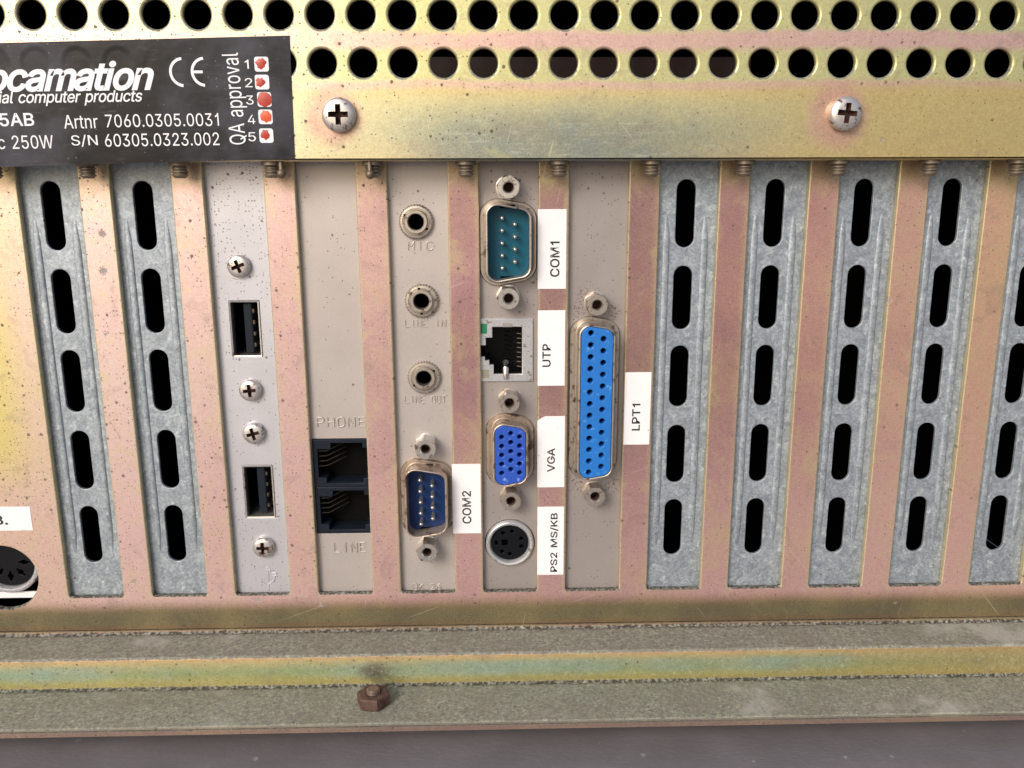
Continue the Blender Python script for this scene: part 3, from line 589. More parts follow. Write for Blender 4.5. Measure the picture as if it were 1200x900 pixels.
# ---- pan head screws with a real cross recess
def pan_head(cx, cz, yb, R, H, rot):
    prof_ = [(0.97*R, 0), (R, -0.25*H), (R, -0.55*H), (0.95*R, -0.76*H), (0.82*R, -0.9*H), (0.55*R, -0.98*H), (0.2*R, -1.0*H)]
    mb_ = MB(); mb_.loft([(circ(0, 0, r, 48), y) for r, y in prof_], True, True)
    bm = mb_.bm; bmesh.ops.recalc_face_normals(bm, faces=bm.faces)
    a = bpy.data.meshes.new('tmp'); bm.to_mesh(a); bm.free()
    cm = MB(); wd = 0.15*R; ln = 0.62*R; dp = -0.1*H
    cross = lambda s_, l_: [(l_, s_), (s_, s_), (s_, l_), (-s_, l_), (-s_, s_), (-l_, s_), (-l_, -s_), (-s_, -s_), (-s_, -l_), (s_, -l_), (s_, -s_), (l_, -s_)]
    cm.loft([(cross(wd*1.1, ln), -1.4*H), (cross(wd, ln*0.9), -0.75*H), (cross(wd*0.7, ln*0.45), dp)], True, True)
    bmesh.ops.recalc_face_normals(cm.bm, faces=cm.bm.faces)
    b = bpy.data.meshes.new('tmp'); cm.bm.to_mesh(b); cm.bm.free()
    oa = bpy.data.objects.new('tmp', a); ob = bpy.data.objects.new('tmp', b); COL.objects.link(oa); COL.objects.link(ob)
    md = oa.modifiers.new('b', 'BOOLEAN'); md.operation = 'DIFFERENCE'; md.object = ob; md.solver = 'EXACT'
    me = bpy.data.meshes.new_from_object(oa.evaluated_get(bpy.context.evaluated_depsgraph_get()))
    bpy.data.objects.remove(oa); bpy.data.objects.remove(ob)
    for f in me.polygons:
        c_ = f.center; rr = math.hypot(c_.x, c_.z)
        f.material_index = 1 if rr < 0.7*R and (abs(f.normal.y) < 0.8 or c_.y > -0.5*H) and c_.y < -0.02 else 0
    c, s_ = math.cos(rot), math.sin(rot)
    for v in me.vertices: v.co = (cx + v.co.x*c - v.co.z*s_, yb + v.co.y, cz + v.co.x*s_ + v.co.z*c)
    return me
for (px, py, rot, lb) in ((397, 134.5, 0.0, 'cross head screw with a dark stained rim'), (991, 133, -0.08, 'clean bright cross head screw')):
    x, z = U(px, py, YC - 1.2)
    MB().mesh(pan_head(x, z, YC - 0.01, 3.55, 2.3, rot)).build('cover_screw', [M['screw'], M['grime']], case, 40, lb)

# ---- bracket screws whose threaded tips poke down below the cover flange
TIPS = [(-7, 203), (103, 203), (211, 202.5), (319, 203), (437, 203), (546, 203), (655, 203), (763, 203), (872, 202), (982, 201), (1089, 201), (1191, 201)]
def rings_z(cx, cy, prof_, n=24): return [[(cx + r*math.cos(2*math.pi*i/n), cy + r*math.sin(2*math.pi*i/n), z) for i in range(n)] for r, z in prof_]
for i, (px, py) in enumerate(TIPS):
    x, _ = U(px, py, -4.5)
    pr = [(2.25, LIP), (2.25, LIP - 0.75), (1.9, LIP - 0.9), (1.35, LIP - 0.9)]
    z = LIP - 1.0
    for k in range(3):
        pr += [(1.35, z), (1.72, z - 0.28), (1.72, z - 0.4), (1.35, z - 0.68)]; z -= 0.72
    pr += [(1.1, z - 0.25)]
    mb = MB(); mb.loft3(rings_z(x, -4.5, pr), True, True)
    so_ = mb.build('bracket_screw', M['thread'], case, 25)
    if i in (3, 4):
        bx, bz = U(*((329.5, 203.5), (433.5, 204.5))[i-3], -6.9)
        b = MB(); b.loft3(rings_z(bx, -6.7, [(0.5, LIP), (0.5, bz + 0.9)] + [(1.0*math.sin(math.radians(q)), bz + 1.0*math.cos(math.radians(q))) for q in (32, 60, 90, 120, 150, 175)]), True, True)
        b.build('dog_point', M['brass'], so_, 60)

# ---- printed paper labels
def label(txt, box_px, tbox_px, tilt=0.0, up=True, lbl=None, y=0.0, cut=0.0):
    a = U(box_px[0], box_px[3], y); b = U(box_px[2], box_px[1], y)
    x0, x1, z0, z1 = a[0], b[0], a[1], b[1]
    # use the mean edges so the label is a true rectangle
    o = [(x0, z0), (x1, z0), (x1, z1), (x0, z1)]
    if cut: o[3:] = [(x0 + cut, z1), (x0, z1 - 0.6*cut)]
    mb_ = MB().mesh(sheet(o, [], y - 0.1, 0.09))
    p = mb_.build('paper_label', M['paper'], case, 40, lbl)
    ta = U(tbox_px[0], tbox_px[3], y); tb = U(tbox_px[2], tbox_px[1], y)
    MB().mesh(text_mesh(txt, (ta[0], tb[0], ta[1], tb[1]), y - 0.104, up, bold=0.014, ext=0.02)).build('lettering', M['ink'], p)
label('COM1', (630, 245, 664, 338.5), (644.5, 283, 656, 324.5), lbl='white paper label reading COM1')
label('UTP', (630, 363.5, 662.5, 452), (635.5, 403, 645.5, 430), lbl='white paper label reading UTP')
label('VGA', (629.5, 487.5, 662, 571), (641, 525, 650.5, 553), lbl='white paper label reading VGA with a clipped corner', cut=1.8)
label('PS2 MS/KB', (629.5, 593.5, 661, 673.5), (644.5, 601, 654.5, 670), lbl='white paper label reading PS2 MS/KB')
label('COM2', (531, 543.5, 563, 625), (542, 575, 552, 613.5), lbl='white paper label reading COM2')
label('LPT1', (730.5, 436, 763.5, 521), (740, 473, 750.5, 504.5), lbl='white paper label reading LPT1')
label('B.', (-22, 593.5, 35, 622), (-7, 603.5, 8.5, 615), up=False, lbl='white paper label ending in the letter B')

# ---- dark rating plate stuck on the cover
yp = YC
pa = [U(-60, 197.5, yp), U(345.7, 186, yp), U(339.5, 41.8, yp), U(-60, 52, yp)]
rp = MB().mesh(sheet(pa, [], yp - 0.16, 0.14)).build('rating_plate', M['film'], case, 40, 'dark charcoal rating plate with white print')
org = U(0, 193, yp)
def ptext(mb_, s, x0, x1, y0, y1, **k):
    """zoomed 3x pixel box of the plate -> lettering; follows the slight tilt of the plate"""
    a = U(x0/3, y1/3, yp); b = U(x1/3, y0/3, yp)
    xm = (x0 + x1)/6
    me = text_mesh(s, (a[0], b[0], a[1], b[1]), yp - 0.165, ext=0.02, **k)
    return me
mb = MB()
def tilt(me, px, py, ang):
    c = U(px, py, yp); ca, sa = math.cos(ang), math.sin(ang)
    for v in me.vertices:
        dx, dz = v.co.x - c[0], v.co.z - c[1]; v.co.x = c[0] + dx*ca - dz*sa; v.co.z = c[1] + dx*sa + dz*ca
    return me
for s, x0, x1, y0, y1, k in (
    ('ocamation', -42, 538, 216, 322, dict(shear=0.35, bold=0.022, space=0.92)), ('rial computer products', -20, 500, 318, 372, dict(shear=0.3, bold=0.008, space=0.95)),
    ('5AB', 2, 118, 398, 444, dict(bold=0.012)), ('Artnr', 228, 342, 404, 452, {}), ('7060.0305.0031', 374, 768, 400, 446, {}),
    ('ac 250W', -32, 186, 476, 524, {}), ('S/N', 254, 342, 474, 516, {}), ('60305.0323.002', 372, 770, 468, 514, {})):
    MB().mesh(tilt(ptext(mb, s, x0, x1, y0, y1, **k), (x0+x1)/6, (y0+y1)/6, 0.012)).build('lettering', M['white'], rp)
MB().mesh(tilt(ptext(mb, 'QA approval', 806, 856, 186, 508, up=True), 277, 116, 0.02)).build('lettering', M['white'], rp)
for n_, x, yy in (('1', 868, 226), ('2', 875, 291), ('3', 879, 352), ('4', 885, 420), ('5', 887, 481)):
    MB().mesh(ptext(mb, n_, x - (6 if n_ == '1' else 12), x + (6 if n_ == '1' else 12), yy - 16, yy + 16)).build('lettering', M['white'], rp)
def stroke_arc(mb_, cx, cz, r, wd, a0, a1, y, n=20):
    q = [math.radians(a0 + (a1-a0)*i/n) for i in range(n+1)]
    for i in range(n):
        mb_.poly([(cx + rr*math.cos(t_), y, cz + rr*math.sin(t_)) for rr, t_ in ((r-wd/2, q[i]), (r+wd/2, q[i]), (r+wd/2, q[i+1]), (r-wd/2, q[i+1]))])
cx, cz = U(646/3, 254/3, yp); stroke_arc(mb, cx, cz, 2.65, 0.55, 95, 265, yp - 0.17)
cx, cz = U(722/3, 253/3, yp); stroke_arc(mb, cx, cz, 2.65, 0.55, 95, 265, yp - 0.17)
mb.poly([(cx + a, yp - 0.172, cz + b) for a, b in ((-2.4, -0.27), (-0.5, -0.27), (-0.5, 0.27), (-2.4, 0.27))])
mb.build('conformity_mark', M['white'], rp)
for i, (x, yy) in enumerate(((920, 226), (922, 289), (930, 350), (934, 411), (937, 477))):
    cx, cz = U(x/3, yy/3, yp)
    MB().mesh(sheet(rect(cx-1.45, cx+1.45, cz-1.45, cz+1.45, 0.5), [], yp - 0.185, 0.02)).build('check_box', M['white'], rp)
    br, ox, oz, e1, e2 = ((1.05, -0.1, 0.1, 0.12, 0.1), (0.95, -0.4, -0.05, 0.14, 0.1), (1.5, 0.05, 0.0, 0.06, 0.05), (1.2, 0.1, 0.1, 0.12, 0.08), (0.95, -0.2, 0.2, 0.14, 0.1))[i]
    rr = [(cx + ox + (br + e1*math.sin(3*q + i) + e2*math.sin(5*q + 2*i))*math.cos(q), cz + oz + (br + e2*math.sin(2*q + i) + e1*math.sin(7*q))*math.sin(q)) for q in [2*math.pi*j/36 for j in range(36)]]
    d = MB(); d.loft([(rr, yp - 0.187), ([(cx + (a-cx)*0.8, cz + (b-cz)*0.8) for a, b in rr], yp - 0.26)], True, True); d.build('paint_dot', M['orange' if i == 3 else 'red'], rp, 60)

# ---- round keyboard socket in the wide end plate
kx, kz = U(8, 661, 1.0)
mb = MB(); n = 56
mb.loft([(circ(kx, kz, 7.75, n), 9), (circ(kx, kz, 7.75, n), 1.5), (circ(kx, kz, 7.6, n), 1.15), (circ(kx, kz, 7.2, n), 0.95), (circ(kx, kz, 6.7, n), 1.05), (circ(kx, kz, 6.4, n), 1.5), (circ(kx, kz, 6.3, n), 6)])
kb = mb.build('keyboard_socket', M['shield'], case, 40)
holes = []
for a in (-90, -135, -45, 180, 0):
    hx, hz = kx + 3.6*math.cos(math.radians(a)), kz + 3.6*math.sin(math.radians(a))
    d = Vector((math.cos(math.radians(a)), math.sin(math.radians(a)))); p = Vector((-d.y, d.x))
    holes.append([tuple(Vector((hx, hz)) + d*q*0.5 + p*r_*0.5) for q, r_ in ((2.6, .5), (1.2, .6), (.8, 1.3), (-.6, 1.3), (-1.1, .5), (-2.4, .5), (-2.4, -.5), (-1.1, -.5), (-.6, -1.3), (.8, -1.3), (1.2, -.6), (2.6, -.5))])
MB().mesh(sheet(circ(kx, kz, 6.15, 56), holes, 1.9, 2.0, 0.1)).build('insert', M['black'], kb)
MB().box(kx - 6, kx + 6, 4.2, 4.6, kz - 6, kz + 6).build('insert_back', M['dark'], kb)
MB().box(kx - 12, kx + 7.2, 2.2, 2.8, kz - 9.6, kz - 8.0, 0.1).build('board_edge', M['paper'], kb)

def hexz(r, z, rot=0.35, n=36): return [(nx + x, ny + y, z) for x, y in hexo(0, 0, r, n, rot)]
def cirz(r, z, n=36): return [(nx + r*math.cos(2*math.pi*i/n), ny + r*math.sin(2*math.pi*i/n), z) for i in range(n)]
mb = MB(); mb.loft3([cirz(3.3, -18.25), hexz(3.5, -18.15), hexz(3.9, -17.8), hexz(3.9, -15.7), hexz(3.6, -15.35), cirz(3.1, -15.3), cirz(1.75, -15.3), cirz(1.6, -17)], True, True)
nut = mb.build('flange_nut', M['rust'], case, 30, 'rusty brown hexagon nut')
pr = []; z = -16.2
for k in range(3): pr += [(1.3, z), (1.58, z + 0.25), (1.58, z + 0.35), (1.3, z + 0.6)]; z += 0.6
mb = MB(); mb.loft3([cirz(r, q) for r, q in pr] + [cirz(1.2, z + 0.1)], True, True); mb.build('bolt', M['brass'], nut, 25)

# ------------------------------------------------------------------ vented blanking brackets
def BW(k): return PITCH*k - SLOT_W/2 - 9.2, PITCH*k - SLOT_W/2 + 9.2     # 18.4 mm wide, centred on the slot
ov = [(210, 290), (311.5, 386), (405, 476.5), (498, 565.5), (585, 650)]
def make_vented(k, lab):
    c = PITCH*k - SLOT_W/2
    r = thing('vented_slot_cover', lab, 'slot cover', (c, YF, -2), 'vented slot covers')
    zz = [(U(800, b, YF)[1], U(800, a, YF)[1]) for a, b in ov]
    x0, x1 = BW(k)
    mb_ = MB().mesh(sheet(rect(x0, x1, -2, 107, 0.5), [oval(c - 0.35, a, b, 4.35) for a, b in zz], YF, 0.9, 0.16))
    f = mb_.build('faceplate', M['galv'], r, 40)
    for dx in (-4.6, 4.2):
        q = MB(); ztop = U(800, 252, YF)[1]; zbot = U(800, 640, YF)[1]; a = []
        N = 16
        rings = []
        for i in range(N+1):
            u_ = i/N; z_ = zbot + (ztop-zbot)*u_
            s_ = min(1, min(u_, 1-u_)*14 + 0.02)
            rings.append([(c + dx + 0.85*math.cos(math.radians(an))*(0.35+0.65*s_), YF + 0.03 - 0.42*s_*math.sin(math.radians(an))**0.8 , z_) for an in (0, 20, 45, 70, 90, 110, 135, 160, 180)])
        for ra, rb in zip(rings, rings[1:]):
            va = [q.bm.verts.new(p) for p in ra]; vb = [q.bm.verts.new(p) for p in rb]
            for j in range(len(va)-1): q.bm.faces.new((va[j], va[j+1], vb[j+1], vb[j]))
        bmesh.ops.remove_doubles(q.bm, verts=q.bm.verts, dist=1e-4)
        q.build('stiffening_rib', M['galv'], r, 80)
    return r
def copy_tree(o, parent=None):
    c = o.copy(); COL.objects.link(c)
    if parent is not None: c.parent = parent
    for ch in o.children: copy_tree(ch, c)
    return c
VL = {-5: 'galvanised vented slot cover beside the wide end plate, leftmost of all',
      -4: 'galvanised slot cover with five oval vents directly beside the silver bracket with USB ports',
      2: 'galvanised slot cover with five oval vents beside the strip with the LPT1 label',
      3: 'galvanised vented slot cover second to the right of the LPT1 label',
      4: 'galvanised vented slot cover below the right cover screw, third from the LPT1 label',
      5: 'galvanised vented slot cover second from the right edge of the picture',
      6: 'galvanised vented slot cover cut off by the right edge of the picture'}
v0 = None
for k, lab in VL.items():
    if v0 is None: v0 = make_vented(k, lab)
    else:
        c = copy_tree(v0); c.location.x = (PITCH*k - SLOT_W/2) * S; c['label'] = lab
bpy.context.view_layer.update()

def bracket(name, lab, cat, k, mat, holes=()):
    r = thing(name, lab, cat, (PITCH*k - SLOT_W/2, YF, -2))
    x0, x1 = BW(k)
    MB().mesh(sheet(rect(x0, x1, -2, 107, 0.5), list(holes), YF, 0.9, 0.12)).build('faceplate', mat, r, 40)
    return r
def pxrect(x0, y0, x1, y1, y=YF):
    a = U((x0+x1)/2, y1, y); b = U((x0+x1)/2, y0, y); l = U(x0, (y0+y1)/2, y); q = U(x1, (y0+y1)/2, y)
    return l[0], q[0], a[1], b[1]

# ------------------------------------------------------------------ USB bracket
ub = [pxrect(270, 352, 306, 418.5), pxrect(286, 545, 321.5, 607)]
usb = bracket('usb_bracket', 'silver speckled bracket carrying two USB ports and four cross head screws', 'usb bracket', -3, M['silver'], [rect(*b, 0.2) for b in ub])
for (x0, x1, z0, z1) in ub:
    mb = MB(); q = 0.04
    ring = lambda e: rect(x0 + e, x1 - e, z0 + e, z1 - e, 0.25)
    mb.loft([(ring(q), 12), (ring(q), YF - 0.15), (ring(0.12), YF - 0.22), (ring(0.4), YF - 0.15), (ring(0.45), YF + 0.2), (ring(0.45), 12)])
    p = mb.build('usb_port', M['bright'], usb, 40)
    w_ = x1 - x0
    MB().box(x0 + 0.46, x1 - 0.46, 11, 11.4, z0 + 0.46, z1 - 0.46).build('port_back', M['dark'], p)
    MB().box(x0 + w_*0.42, x0 + w_*0.68, YF + 1.2, 11, z0 + 0.9, z1 - 0.9, 0.15).build('tongue', M['slate'], p)
    MB().box(x0 + 0.46, x0 + 0.8, YF + 0.9, 11, z0 + 0.8, z1 - 0.8).build('liner', M['black'], p)
    for j in range(4):
        zc = z0 + (z1 - z0)*(0.2 + 0.2*j)
        MB().box(x0 + w_*0.68, x0 + w_*0.75, YF + 1.5, 9, zc - 0.45, zc + 0.45, 0.1).build('contact', M['gold'], p)
for i, (px, py) in enumerate(((279.5, 312), (293, 457.5), (297, 508), (308.5, 641.5))):
    x, z = U(px, py, YF - 1)
    MB().mesh(pan_head(x, z, YF - 0.01, 2.6, 1.7, (0.35, 0.1, 0.25, 0.0)[i])).build('bracket_screw', [M['screw'], M['grime']], usb, 40)
mb = MB(); ux, uz = U(315, 690, YF)        # stamped three-pronged USB mark
yy = YF - 0.03
mb.tube([(ux, yy, uz), (ux + 0.2, yy, uz + 5.2)], 0.13); mb.tube([(ux + 0.05, yy, uz + 1.2), (ux + 1.6, yy, uz + 2.4), (ux + 1.7, yy, uz + 3.6)], 0.13)
mb.tube([(ux + 0.03, yy, uz + 0.7), (ux - 1.6, yy, uz + 2.0), (ux - 1.6, yy, uz + 3.0)], 0.13); mb.tube([(ux + 1.3, yy, uz + 3.6), (ux + 2.1, yy, uz + 3.6), (ux + 2.1, yy, uz + 4.3), (ux + 1.3, yy, uz + 4.3), (ux + 1.3, yy, uz + 3.6)], 0.12)
mb.tube([(ux - 0.35, yy, uz + 5), (ux + 0.2, yy, uz + 6), (ux + 0.75, yy, uz + 5), (ux - 0.35, yy, uz + 5)], 0.12)
mb.build('stamped_symbol', M['stamp_silver'], usb, 80)

# ------------------------------------------------------------------ modem card: two phone jacks
jx0, jx1, jz0, jz1 = pxrect(369, 514.5, 434, 624.5); jx1 = PITCH*-2 + 1.6
mdm = bracket('modem_bracket', 'beige bracket with two black phone sockets stamped PHONE and LINE', 'modem card', -2, M['beige'], [rect(jx0 - 0.1, jx1 + 0.1, jz0 - 0.1, jz1 + 0.1, 0.2)])
mid = (jz0 + jz1)/2
for (a, b) in ((mid, jz1), (jz0, mid - 0.02)):
    def open_(e=0.0):
        l, r_, lo, hi = jx0 + 1.1, jx1 - 1.0, a + 1.0, b - 0.95
        return [(l, lo + 1.4), (l + 1.9, lo + 1.4), (l + 1.9, lo), (r_ - 1.9, lo), (r_ - 1.9, lo + 1.2), (r_, lo + 1.2), (r_, hi - 1.2), (r_ - 1.9, hi - 1.2), (r_ - 1.9, hi), (l + 3.2, hi), (l + 3.2, hi - 1.5), (l, hi - 1.5)]
    p = MB().mesh(sheet(rect(jx0, jx1, a, b, 0.25), [open_()], YF - 0.3, 6, 0.15)).build('phone_socket', M['slate'], mdm, 40)
    MB().box(jx0 + 0.1, jx1 - 0.1, YF + 5.8, YF + 6.2, a + 0.1, b - 0.1).build('socket_back', M['dark'], p)
    for j in range(4):
        zc = a + (b-a)*(0.42 + 0.105*j)
        MB().tube([(jx0 + 1.2, YF + 0.8, zc), (jx0 + 3.0, YF + 1.0, zc), (jx0 + 7.2, YF + 4.8, zc + 1.2)], 0.16, 6).build('contact_wire', M['gold'], p, 60)
mb = None
for wd_, px, py, *k_ in (('PHONE', 372, 500, 1.55, 2.25, 0.9), ('LINE', 392, 647, 1.35, 2.5, 0.75)):
    q = MB(); x, z = U(px, py, YF); stamped(q, wd_, x, z, *k_, YF - 0.07, 0.19); q.build('stamped_lettering', M['stamp'], mdm, 80)

# ------------------------------------------------------------------ D-sub connectors
def standoff(parent, px, py, R=2.75, H=4.6, mat='bright', rot=0.3):
    x, z = U(px, py, YF - H + 0.3); n = 36
    mb_ = MB(); mb_.loft([(circ(x, z, R*1.0, n), YF), (circ(x, z, R*1.0, n), YF - 0.45), (hexo(x, z, R, n, rot), YF - 0.5), (hexo(x, z, R, n, rot), YF - H + 0.5), (circ(x, z, R*0.86, n), YF - H),
                         (circ(x, z, 1.35, n), YF - H), (circ(x, z, 1.08, n), YF - H + 0.35), (circ(x, z, 1.08, n), YF - H + 1.5)], True)
    o_ = mb_.build('jack_screw', M[mat], parent, 30)
    MB().loft([(circ(x, z, 1.08, n), YF - H + 1.5), (circ(x, z, 0.9, n), YF - 0.3)], False, True).build('bore', M['grime'], o_, 40)
    return o_
def dsub(parent, name, px, py, L, W, mat, imat, pins, male, depth, flange=1.5, yref=-2.0, ph=2.76, mat_pin='pin'):
    cx_, cz_ = U(px, py, yref)
    y0 = YF; yt = YF - depth
    D = lambda o, y: (dsh(cx_, cz_, L, W, 2.6, o), y)
    mb_ = MB()
    mb_.loft([D(-flange, y0), D(-flange, y0 - 0.55), D(-flange + 0.3, y0 - 0.95), D(-0.75, y0 - 0.95), D(-0.3, y0 - 0.7), D(-0.02, y0 - 0.9), D(0, yt + 0.25), D(0.08, yt + 0.06), D(0.22, yt), D(0.42, yt + 0.06), D(0.5, yt + 0.25), D(0.5, y0)])
    p = mb_.build(name, M[mat], parent, 40)
    cols = pins
    if male:
        MB().mesh(sheet(dsh(cx_, cz_, L, W, 2.6, 0.53), [], y0 - 0.9, 0.8)).build('insert', M[imat], p)
        for e in (-1, 1):
            MB().box(cx_ - 1.9, cx_ + 1.5, y0 - 0.98, y0 - 0.85, cz_ + e*(L/2 - 1.15) - 0.4, cz_ + e*(L/2 - 1.15) + 0.4, 0.05).build('notch', M['dark'], p)
        for (dx, zs_) in cols:
            for z_ in zs_:
                r_ = 0.5; rings = [(circ(cx_+dx, cz_+z_, r_, 12), y0 - 0.95), (circ(cx_+dx, cz_+z_, r_, 12), yt + 1.4), (circ(cx_+dx, cz_+z_, r_*0.75, 12), yt + 1.0), (circ(cx_+dx, cz_+z_, r_*0.3, 12), yt + 0.85)]
                MB().loft(rings, True, True).build('pin', M[mat_pin], p, 50)
    else:
        hs = [circ(cx_+dx, cz_+z_, 0.66 if len(zs_) > 6 else 0.56, 16) for dx, zs_ in cols for z_ in zs_]
        MB().mesh(sheet(dsh(cx_, cz_, L, W, 2.6, 0.56), hs, yt + 0.12, 3.4, 0.16)).build('insert', M[imat], p)
        MB().mesh(sheet(dsh(cx_, cz_, L, W, 2.6, 0.56), [], yt + 3.55, 0.3)).build('insert_back', M['dark'], p)
    return p, cx_, cz_
nine = [(-1.42, [2.76*(j-2) for j in range(5)]), (1.42, [2.76*(j-1.5) for j in range(4)])]

# ---- sound card bracket: three audio jacks and COM2
snd = bracket('sound_card_bracket', 'beige bracket with three round audio jacks above a dark blue nine pin port', 'sound card', -1, M['beige'], [circ(*U(px, py, YF - 1.3), 1.9, 40) for px, py in ((487.3, 260), (493.8, 353), (496.7, 443))])
for i, (px, py) in enumerate(((487.3, 260), (493.8, 353), (496.7, 443))):
    x, z = U(px, py, YF - 1.3); n = 144
    def tooth(r, d): return [(x + (r + (d if (j//2) % 2 else 0))*math.cos(2*math.pi*j/n + i), z + (r + (d if (j//2) % 2 else 0))*math.sin(2*math.pi*j/n + i)) for j in range(n)]
    c_ = lambda r: circ(x, z, r, n, i)
    mb = MB(); mb.loft([(tooth(3.7, 0.25), YF), (tooth(3.7, 0.25), YF - 0.8), (tooth(3.45, 0.12), YF - 1.15), (c_(3.05), YF - 1.2), (c_(2.95), YF - 1.0), (c_(2.75), YF - 1.0), (c_(2.65), YF - 1.7), (c_(2.5), YF - 1.9), (c_(1.95), YF - 1.9), (c_(1.78), YF - 1.7), (c_(1.75), YF + 0.3)])
    aj = mb.build('audio_jack', M['nickel'], snd, 30)
    MB().loft([(circ(x, z, 1.75, 40), YF + 0.3), (circ(x, z, 1.75, 40), YF + 9)], False, True).build('bore', M['dark'], aj)
    for a in ((2.6, 5.7), (1.75, 4.7), (0.6, 3.8))[i]:
        q = MB(); cxx, czz = x + 2.87*math.cos(a), z + 2.87*math.sin(a); q.box(cxx - 0.28, cxx + 0.28, YF - 1.25, YF - 1.1, czz - 0.28, czz + 0.28, 0.05); q.build('spanner_notch', M['dark'], aj)
for wd_, px, py, *k_ in (('MIC', 478.5, 293, 1.35, 1.9, 0.75), ('LINE IN', 475, 383, 0.95, 1.6, 0.45), ('LINE OUT', 475, 472, 0.85, 1.6, 0.4), ('BK 26', 484.5, 691, 0.95, 1.6, 0.5)):
    q = MB(); x, z = U(px, py, YF); stamped(q, wd_, x, z, *k_, YF - (0.1 if wd_ == 'BK 26' else 0.06), 0.16); q.build('stamped_lettering', M['stamp'], snd, 80)
dsub(snd, 'serial_port', 500, 587.5, 18.3, 10.0, 'rusty_shell', 'navy', nine, True, 5.6)
standoff(snd, 498.5, 526.5, rot=0.2); standoff(snd, 500.5, 647.5, rot=0.35)

# ---- mainboard bracket: COM1, network, VGA, PS/2
ux0, ux1, uz0, uz1 = pxrect(564, 373, 624.5, 446.5); ux0 = PITCH*0 - SLOT_W - 0.6
mbd = bracket('mainboard_bracket', 'taupe bracket with teal nine pin port, network socket, blue fifteen pin port and round port', 'port bracket', 0, M['taupe'], [rect(ux0 + 0.4, ux1 - 0.4, uz0 + 0.4, uz1 - 0.4, 0.2), circ(*U(597.5, 637, YF - 0.6), 6.15, 48)])
dsub(mbd, 'serial_port', 596, 285, 18.3, 10.2, 'nickel', 'teal', nine, True, 5.2)
standoff(mbd, 595.8, 219.5); standoff(mbd, 596, 350, rot=0.5)
# network socket
l, r_, lo, hi = ux0, ux1, uz0, uz1; W_ = r_ - l; H_ = hi - lo
op = [(l + W_*.20, lo + H_*.27), (l + W_*.28, lo + H_*.27), (l + W_*.28, lo + H_*.12), (l + W_*.80, lo + H_*.12), (l + W_*.80, lo + H_*.87), (l + W_*.26, lo + H_*.87), (l + W_*.26, lo + H_*.70), (l + W_*.14, lo + H_*.70), (l + W_*.14, lo + H_*.58), (l + W_*.03, lo + H_*.58), (l + W_*.03, lo + H_*.40), (l + W_*.12, lo + H_*.40), (l + W_*.12, lo + H_*.34), (l + W_*.2, lo + H_*.34)]
ns = MB().mesh(sheet(rect(l, r_, lo, hi, 0.2), [op], YF - 0.5, 1.2, 0.12)).build('network_socket', M['shield'], mbd, 40)
def inset(pts, e):
    c0 = (sum(p[0] for p in pts)/len(pts), sum(p[1] for p in pts)/len(pts))
    return [(x_ + e*(1 if x_ > c0[0] else -1), z_ + e*(1 if z_ > c0[1] else -1)) for x_, z_ in pts]
MB().loft([(inset(op, 0.1), YF + 0.72), (inset(op, 0.1), YF + 10)], False, True).build('cavity', M['black'], ns)
for j in range(8):
    zc = lo + H_*(0.22 + 0.075*j)
    MB().tube([(l + W_*.79, YF + 0.9, zc), (l + W_*.72, YF + 1.4, zc), (l + W_*.5, YF + 7.5, zc - 0.3)], 0.17, 6).build('contact_wire', M['gold'], ns, 60)
MB().box(l + W_*.03, l + W_*.17, YF - 0.56, YF + 0.3, lo + H_*.76, lo + H_*.93, 0.1).build('indicator_lens', M['green_led'], ns, label='green indicator lens')
MB().box(l + W_*.06, l + W_*.2, YF - 0.56, YF + 0.3, lo + H_*.05, lo + H_*.2, 0.1).build('indicator_lens', M['amber_led'], ns, label='dull clear indicator lens')
mb = MB(); mb.tube([(l + W_*.50, YF + 3, lo + H_*.26), (l + W_*.50, YF - 0.3, lo + H_*.20), (l + W_*.50, YF - 0.75, lo + H_*.12), (l + W_*.50, YF - 0.6, lo + H_*.05)], [0.8, 0.75, 0.7, 0.6], 10)
mb.build('spring_tab', M['bright'], ns, 60)
mb = MB(); mb.box(l + W_*.45, l + W_*.62, YF - 0.7, YF - 0.45, hi - H_*.13, hi - H_*.07, 0.05); mb.build('spring_tab', M['bright'], ns)
fif = [(-2.05, [2.2*(j-2) + 0.1 for j in range(5)]), (0.1, [2.2*(j-2) + 1.0 for j in range(5)]), (2.15, [2.2*(j-2) + 0.15 for j in range(5)])]
dsub(mbd, 'vga_port', 598, 531, 16.4, 8.3, 'rusty_shell', 'vga', fif, False, 5.8, 1.7)
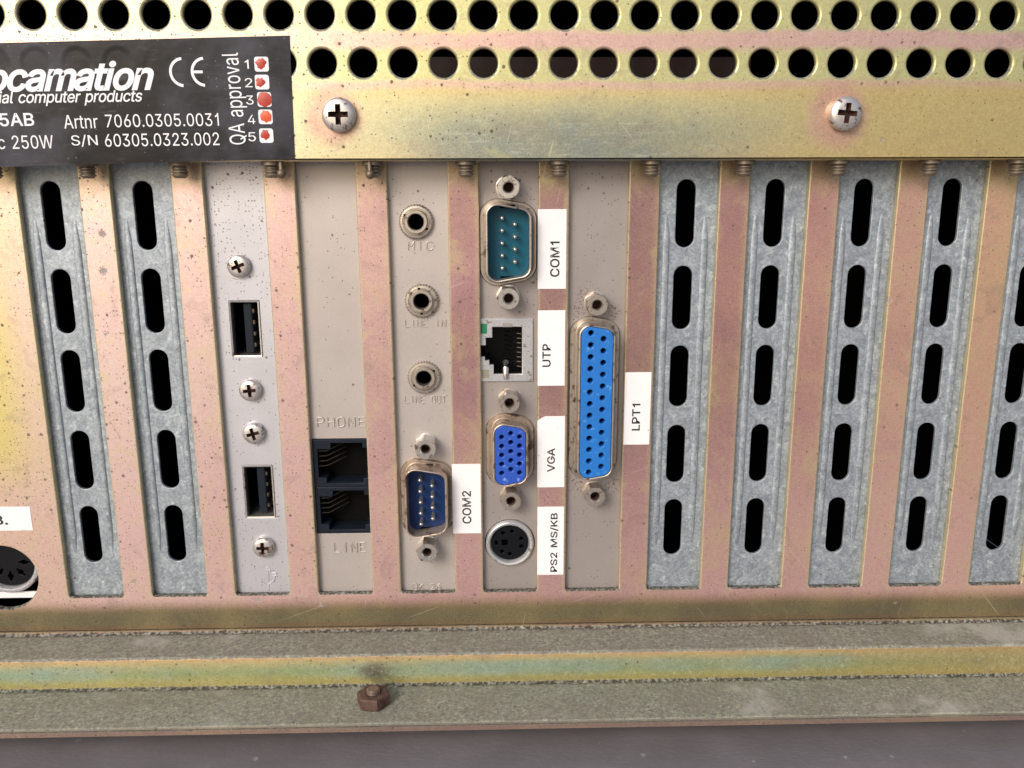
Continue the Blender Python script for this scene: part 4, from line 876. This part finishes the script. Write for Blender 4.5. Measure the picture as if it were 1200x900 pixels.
standoff(mbd, 597, 472.5, 2.65, 4.6, 'nickel'); standoff(mbd, 599, 587.5, 2.65, 4.6, 'nickel', 0.5)
x, z = U(597.5, 637, YF - 0.6); n = 56
mb = MB(); mb.loft([(circ(x, z, 5.95, n), YF + 4), (circ(x, z, 5.95, n), YF - 0.5), (circ(x, z, 5.8, n), YF - 0.85), (circ(x, z, 5.45, n), YF - 1.05), (circ(x, z, 5.0, n), YF - 0.95), (circ(x, z, 4.75, n), YF - 0.6), (circ(x, z, 4.6, n), YF + 0.1), (circ(x, z, 4.6, n), YF + 4)])
ps = mb.build('keyboard_mouse_port', M['shield'], mbd, 40)
hs = [circ(x + 3.0*math.cos(math.radians(a)), z + 3.0*math.sin(math.radians(a)), 0.5, 16) for a in (90 + 33, 90 - 10, 20, -20, -90, -90 - 40)]
hs.append(rect(x - 2.0, x - 0.5, z - 0.75, z + 0.75, 0.1)); hs.append(rect(x - 3.7, x - 3.0, z - 0.6, z + 0.6, 0.1))
MB().mesh(sheet(circ(x, z, 4.55, 56), hs, YF + 0.0, 0.55, 0.08)).build('insert', M['black'], ps)
MB().loft([(circ(x, z, 4.58, 40), YF + 2.5)], True).build('insert_back', M['dark'], ps)

# ---- parallel port bracket
_c = PITCH - SLOT_W/2; M['port_plate'] = faceplate('rust_stained_bracket', '#a59d9a', 0.18, '#4a2f2a')
rust_marks(M['port_plate'], [(U(px, py, YF)[0] - _c, U(px, py, YF)[1] + 2, r) for px, py, r in ((690, 350, 4.2), (681, 362, 3.0), (716, 366, 3.0), (675, 566, 3.4), (716, 568, 3.4))])
par = bracket('parallel_port_bracket', 'taupe pitted bracket with a long sky blue twenty five hole port', 'port bracket', 1, M['port_plate'])
tf = [(-1.45, [2.77*(j-6) for j in range(13)]), (1.45, [2.77*(j-5.5) for j in range(12)])]
dsub(par, 'parallel_port', 697.5, 471, 38.0, 8.4, 'nickel', 'lpt', tf, False, 5.8, 1.75)
standoff(par, 700, 357.5, 2.7, 4.4, 'nickel', 0.1); standoff(par, 697.5, 582, 2.7, 4.4, 'nickel', 0.6)
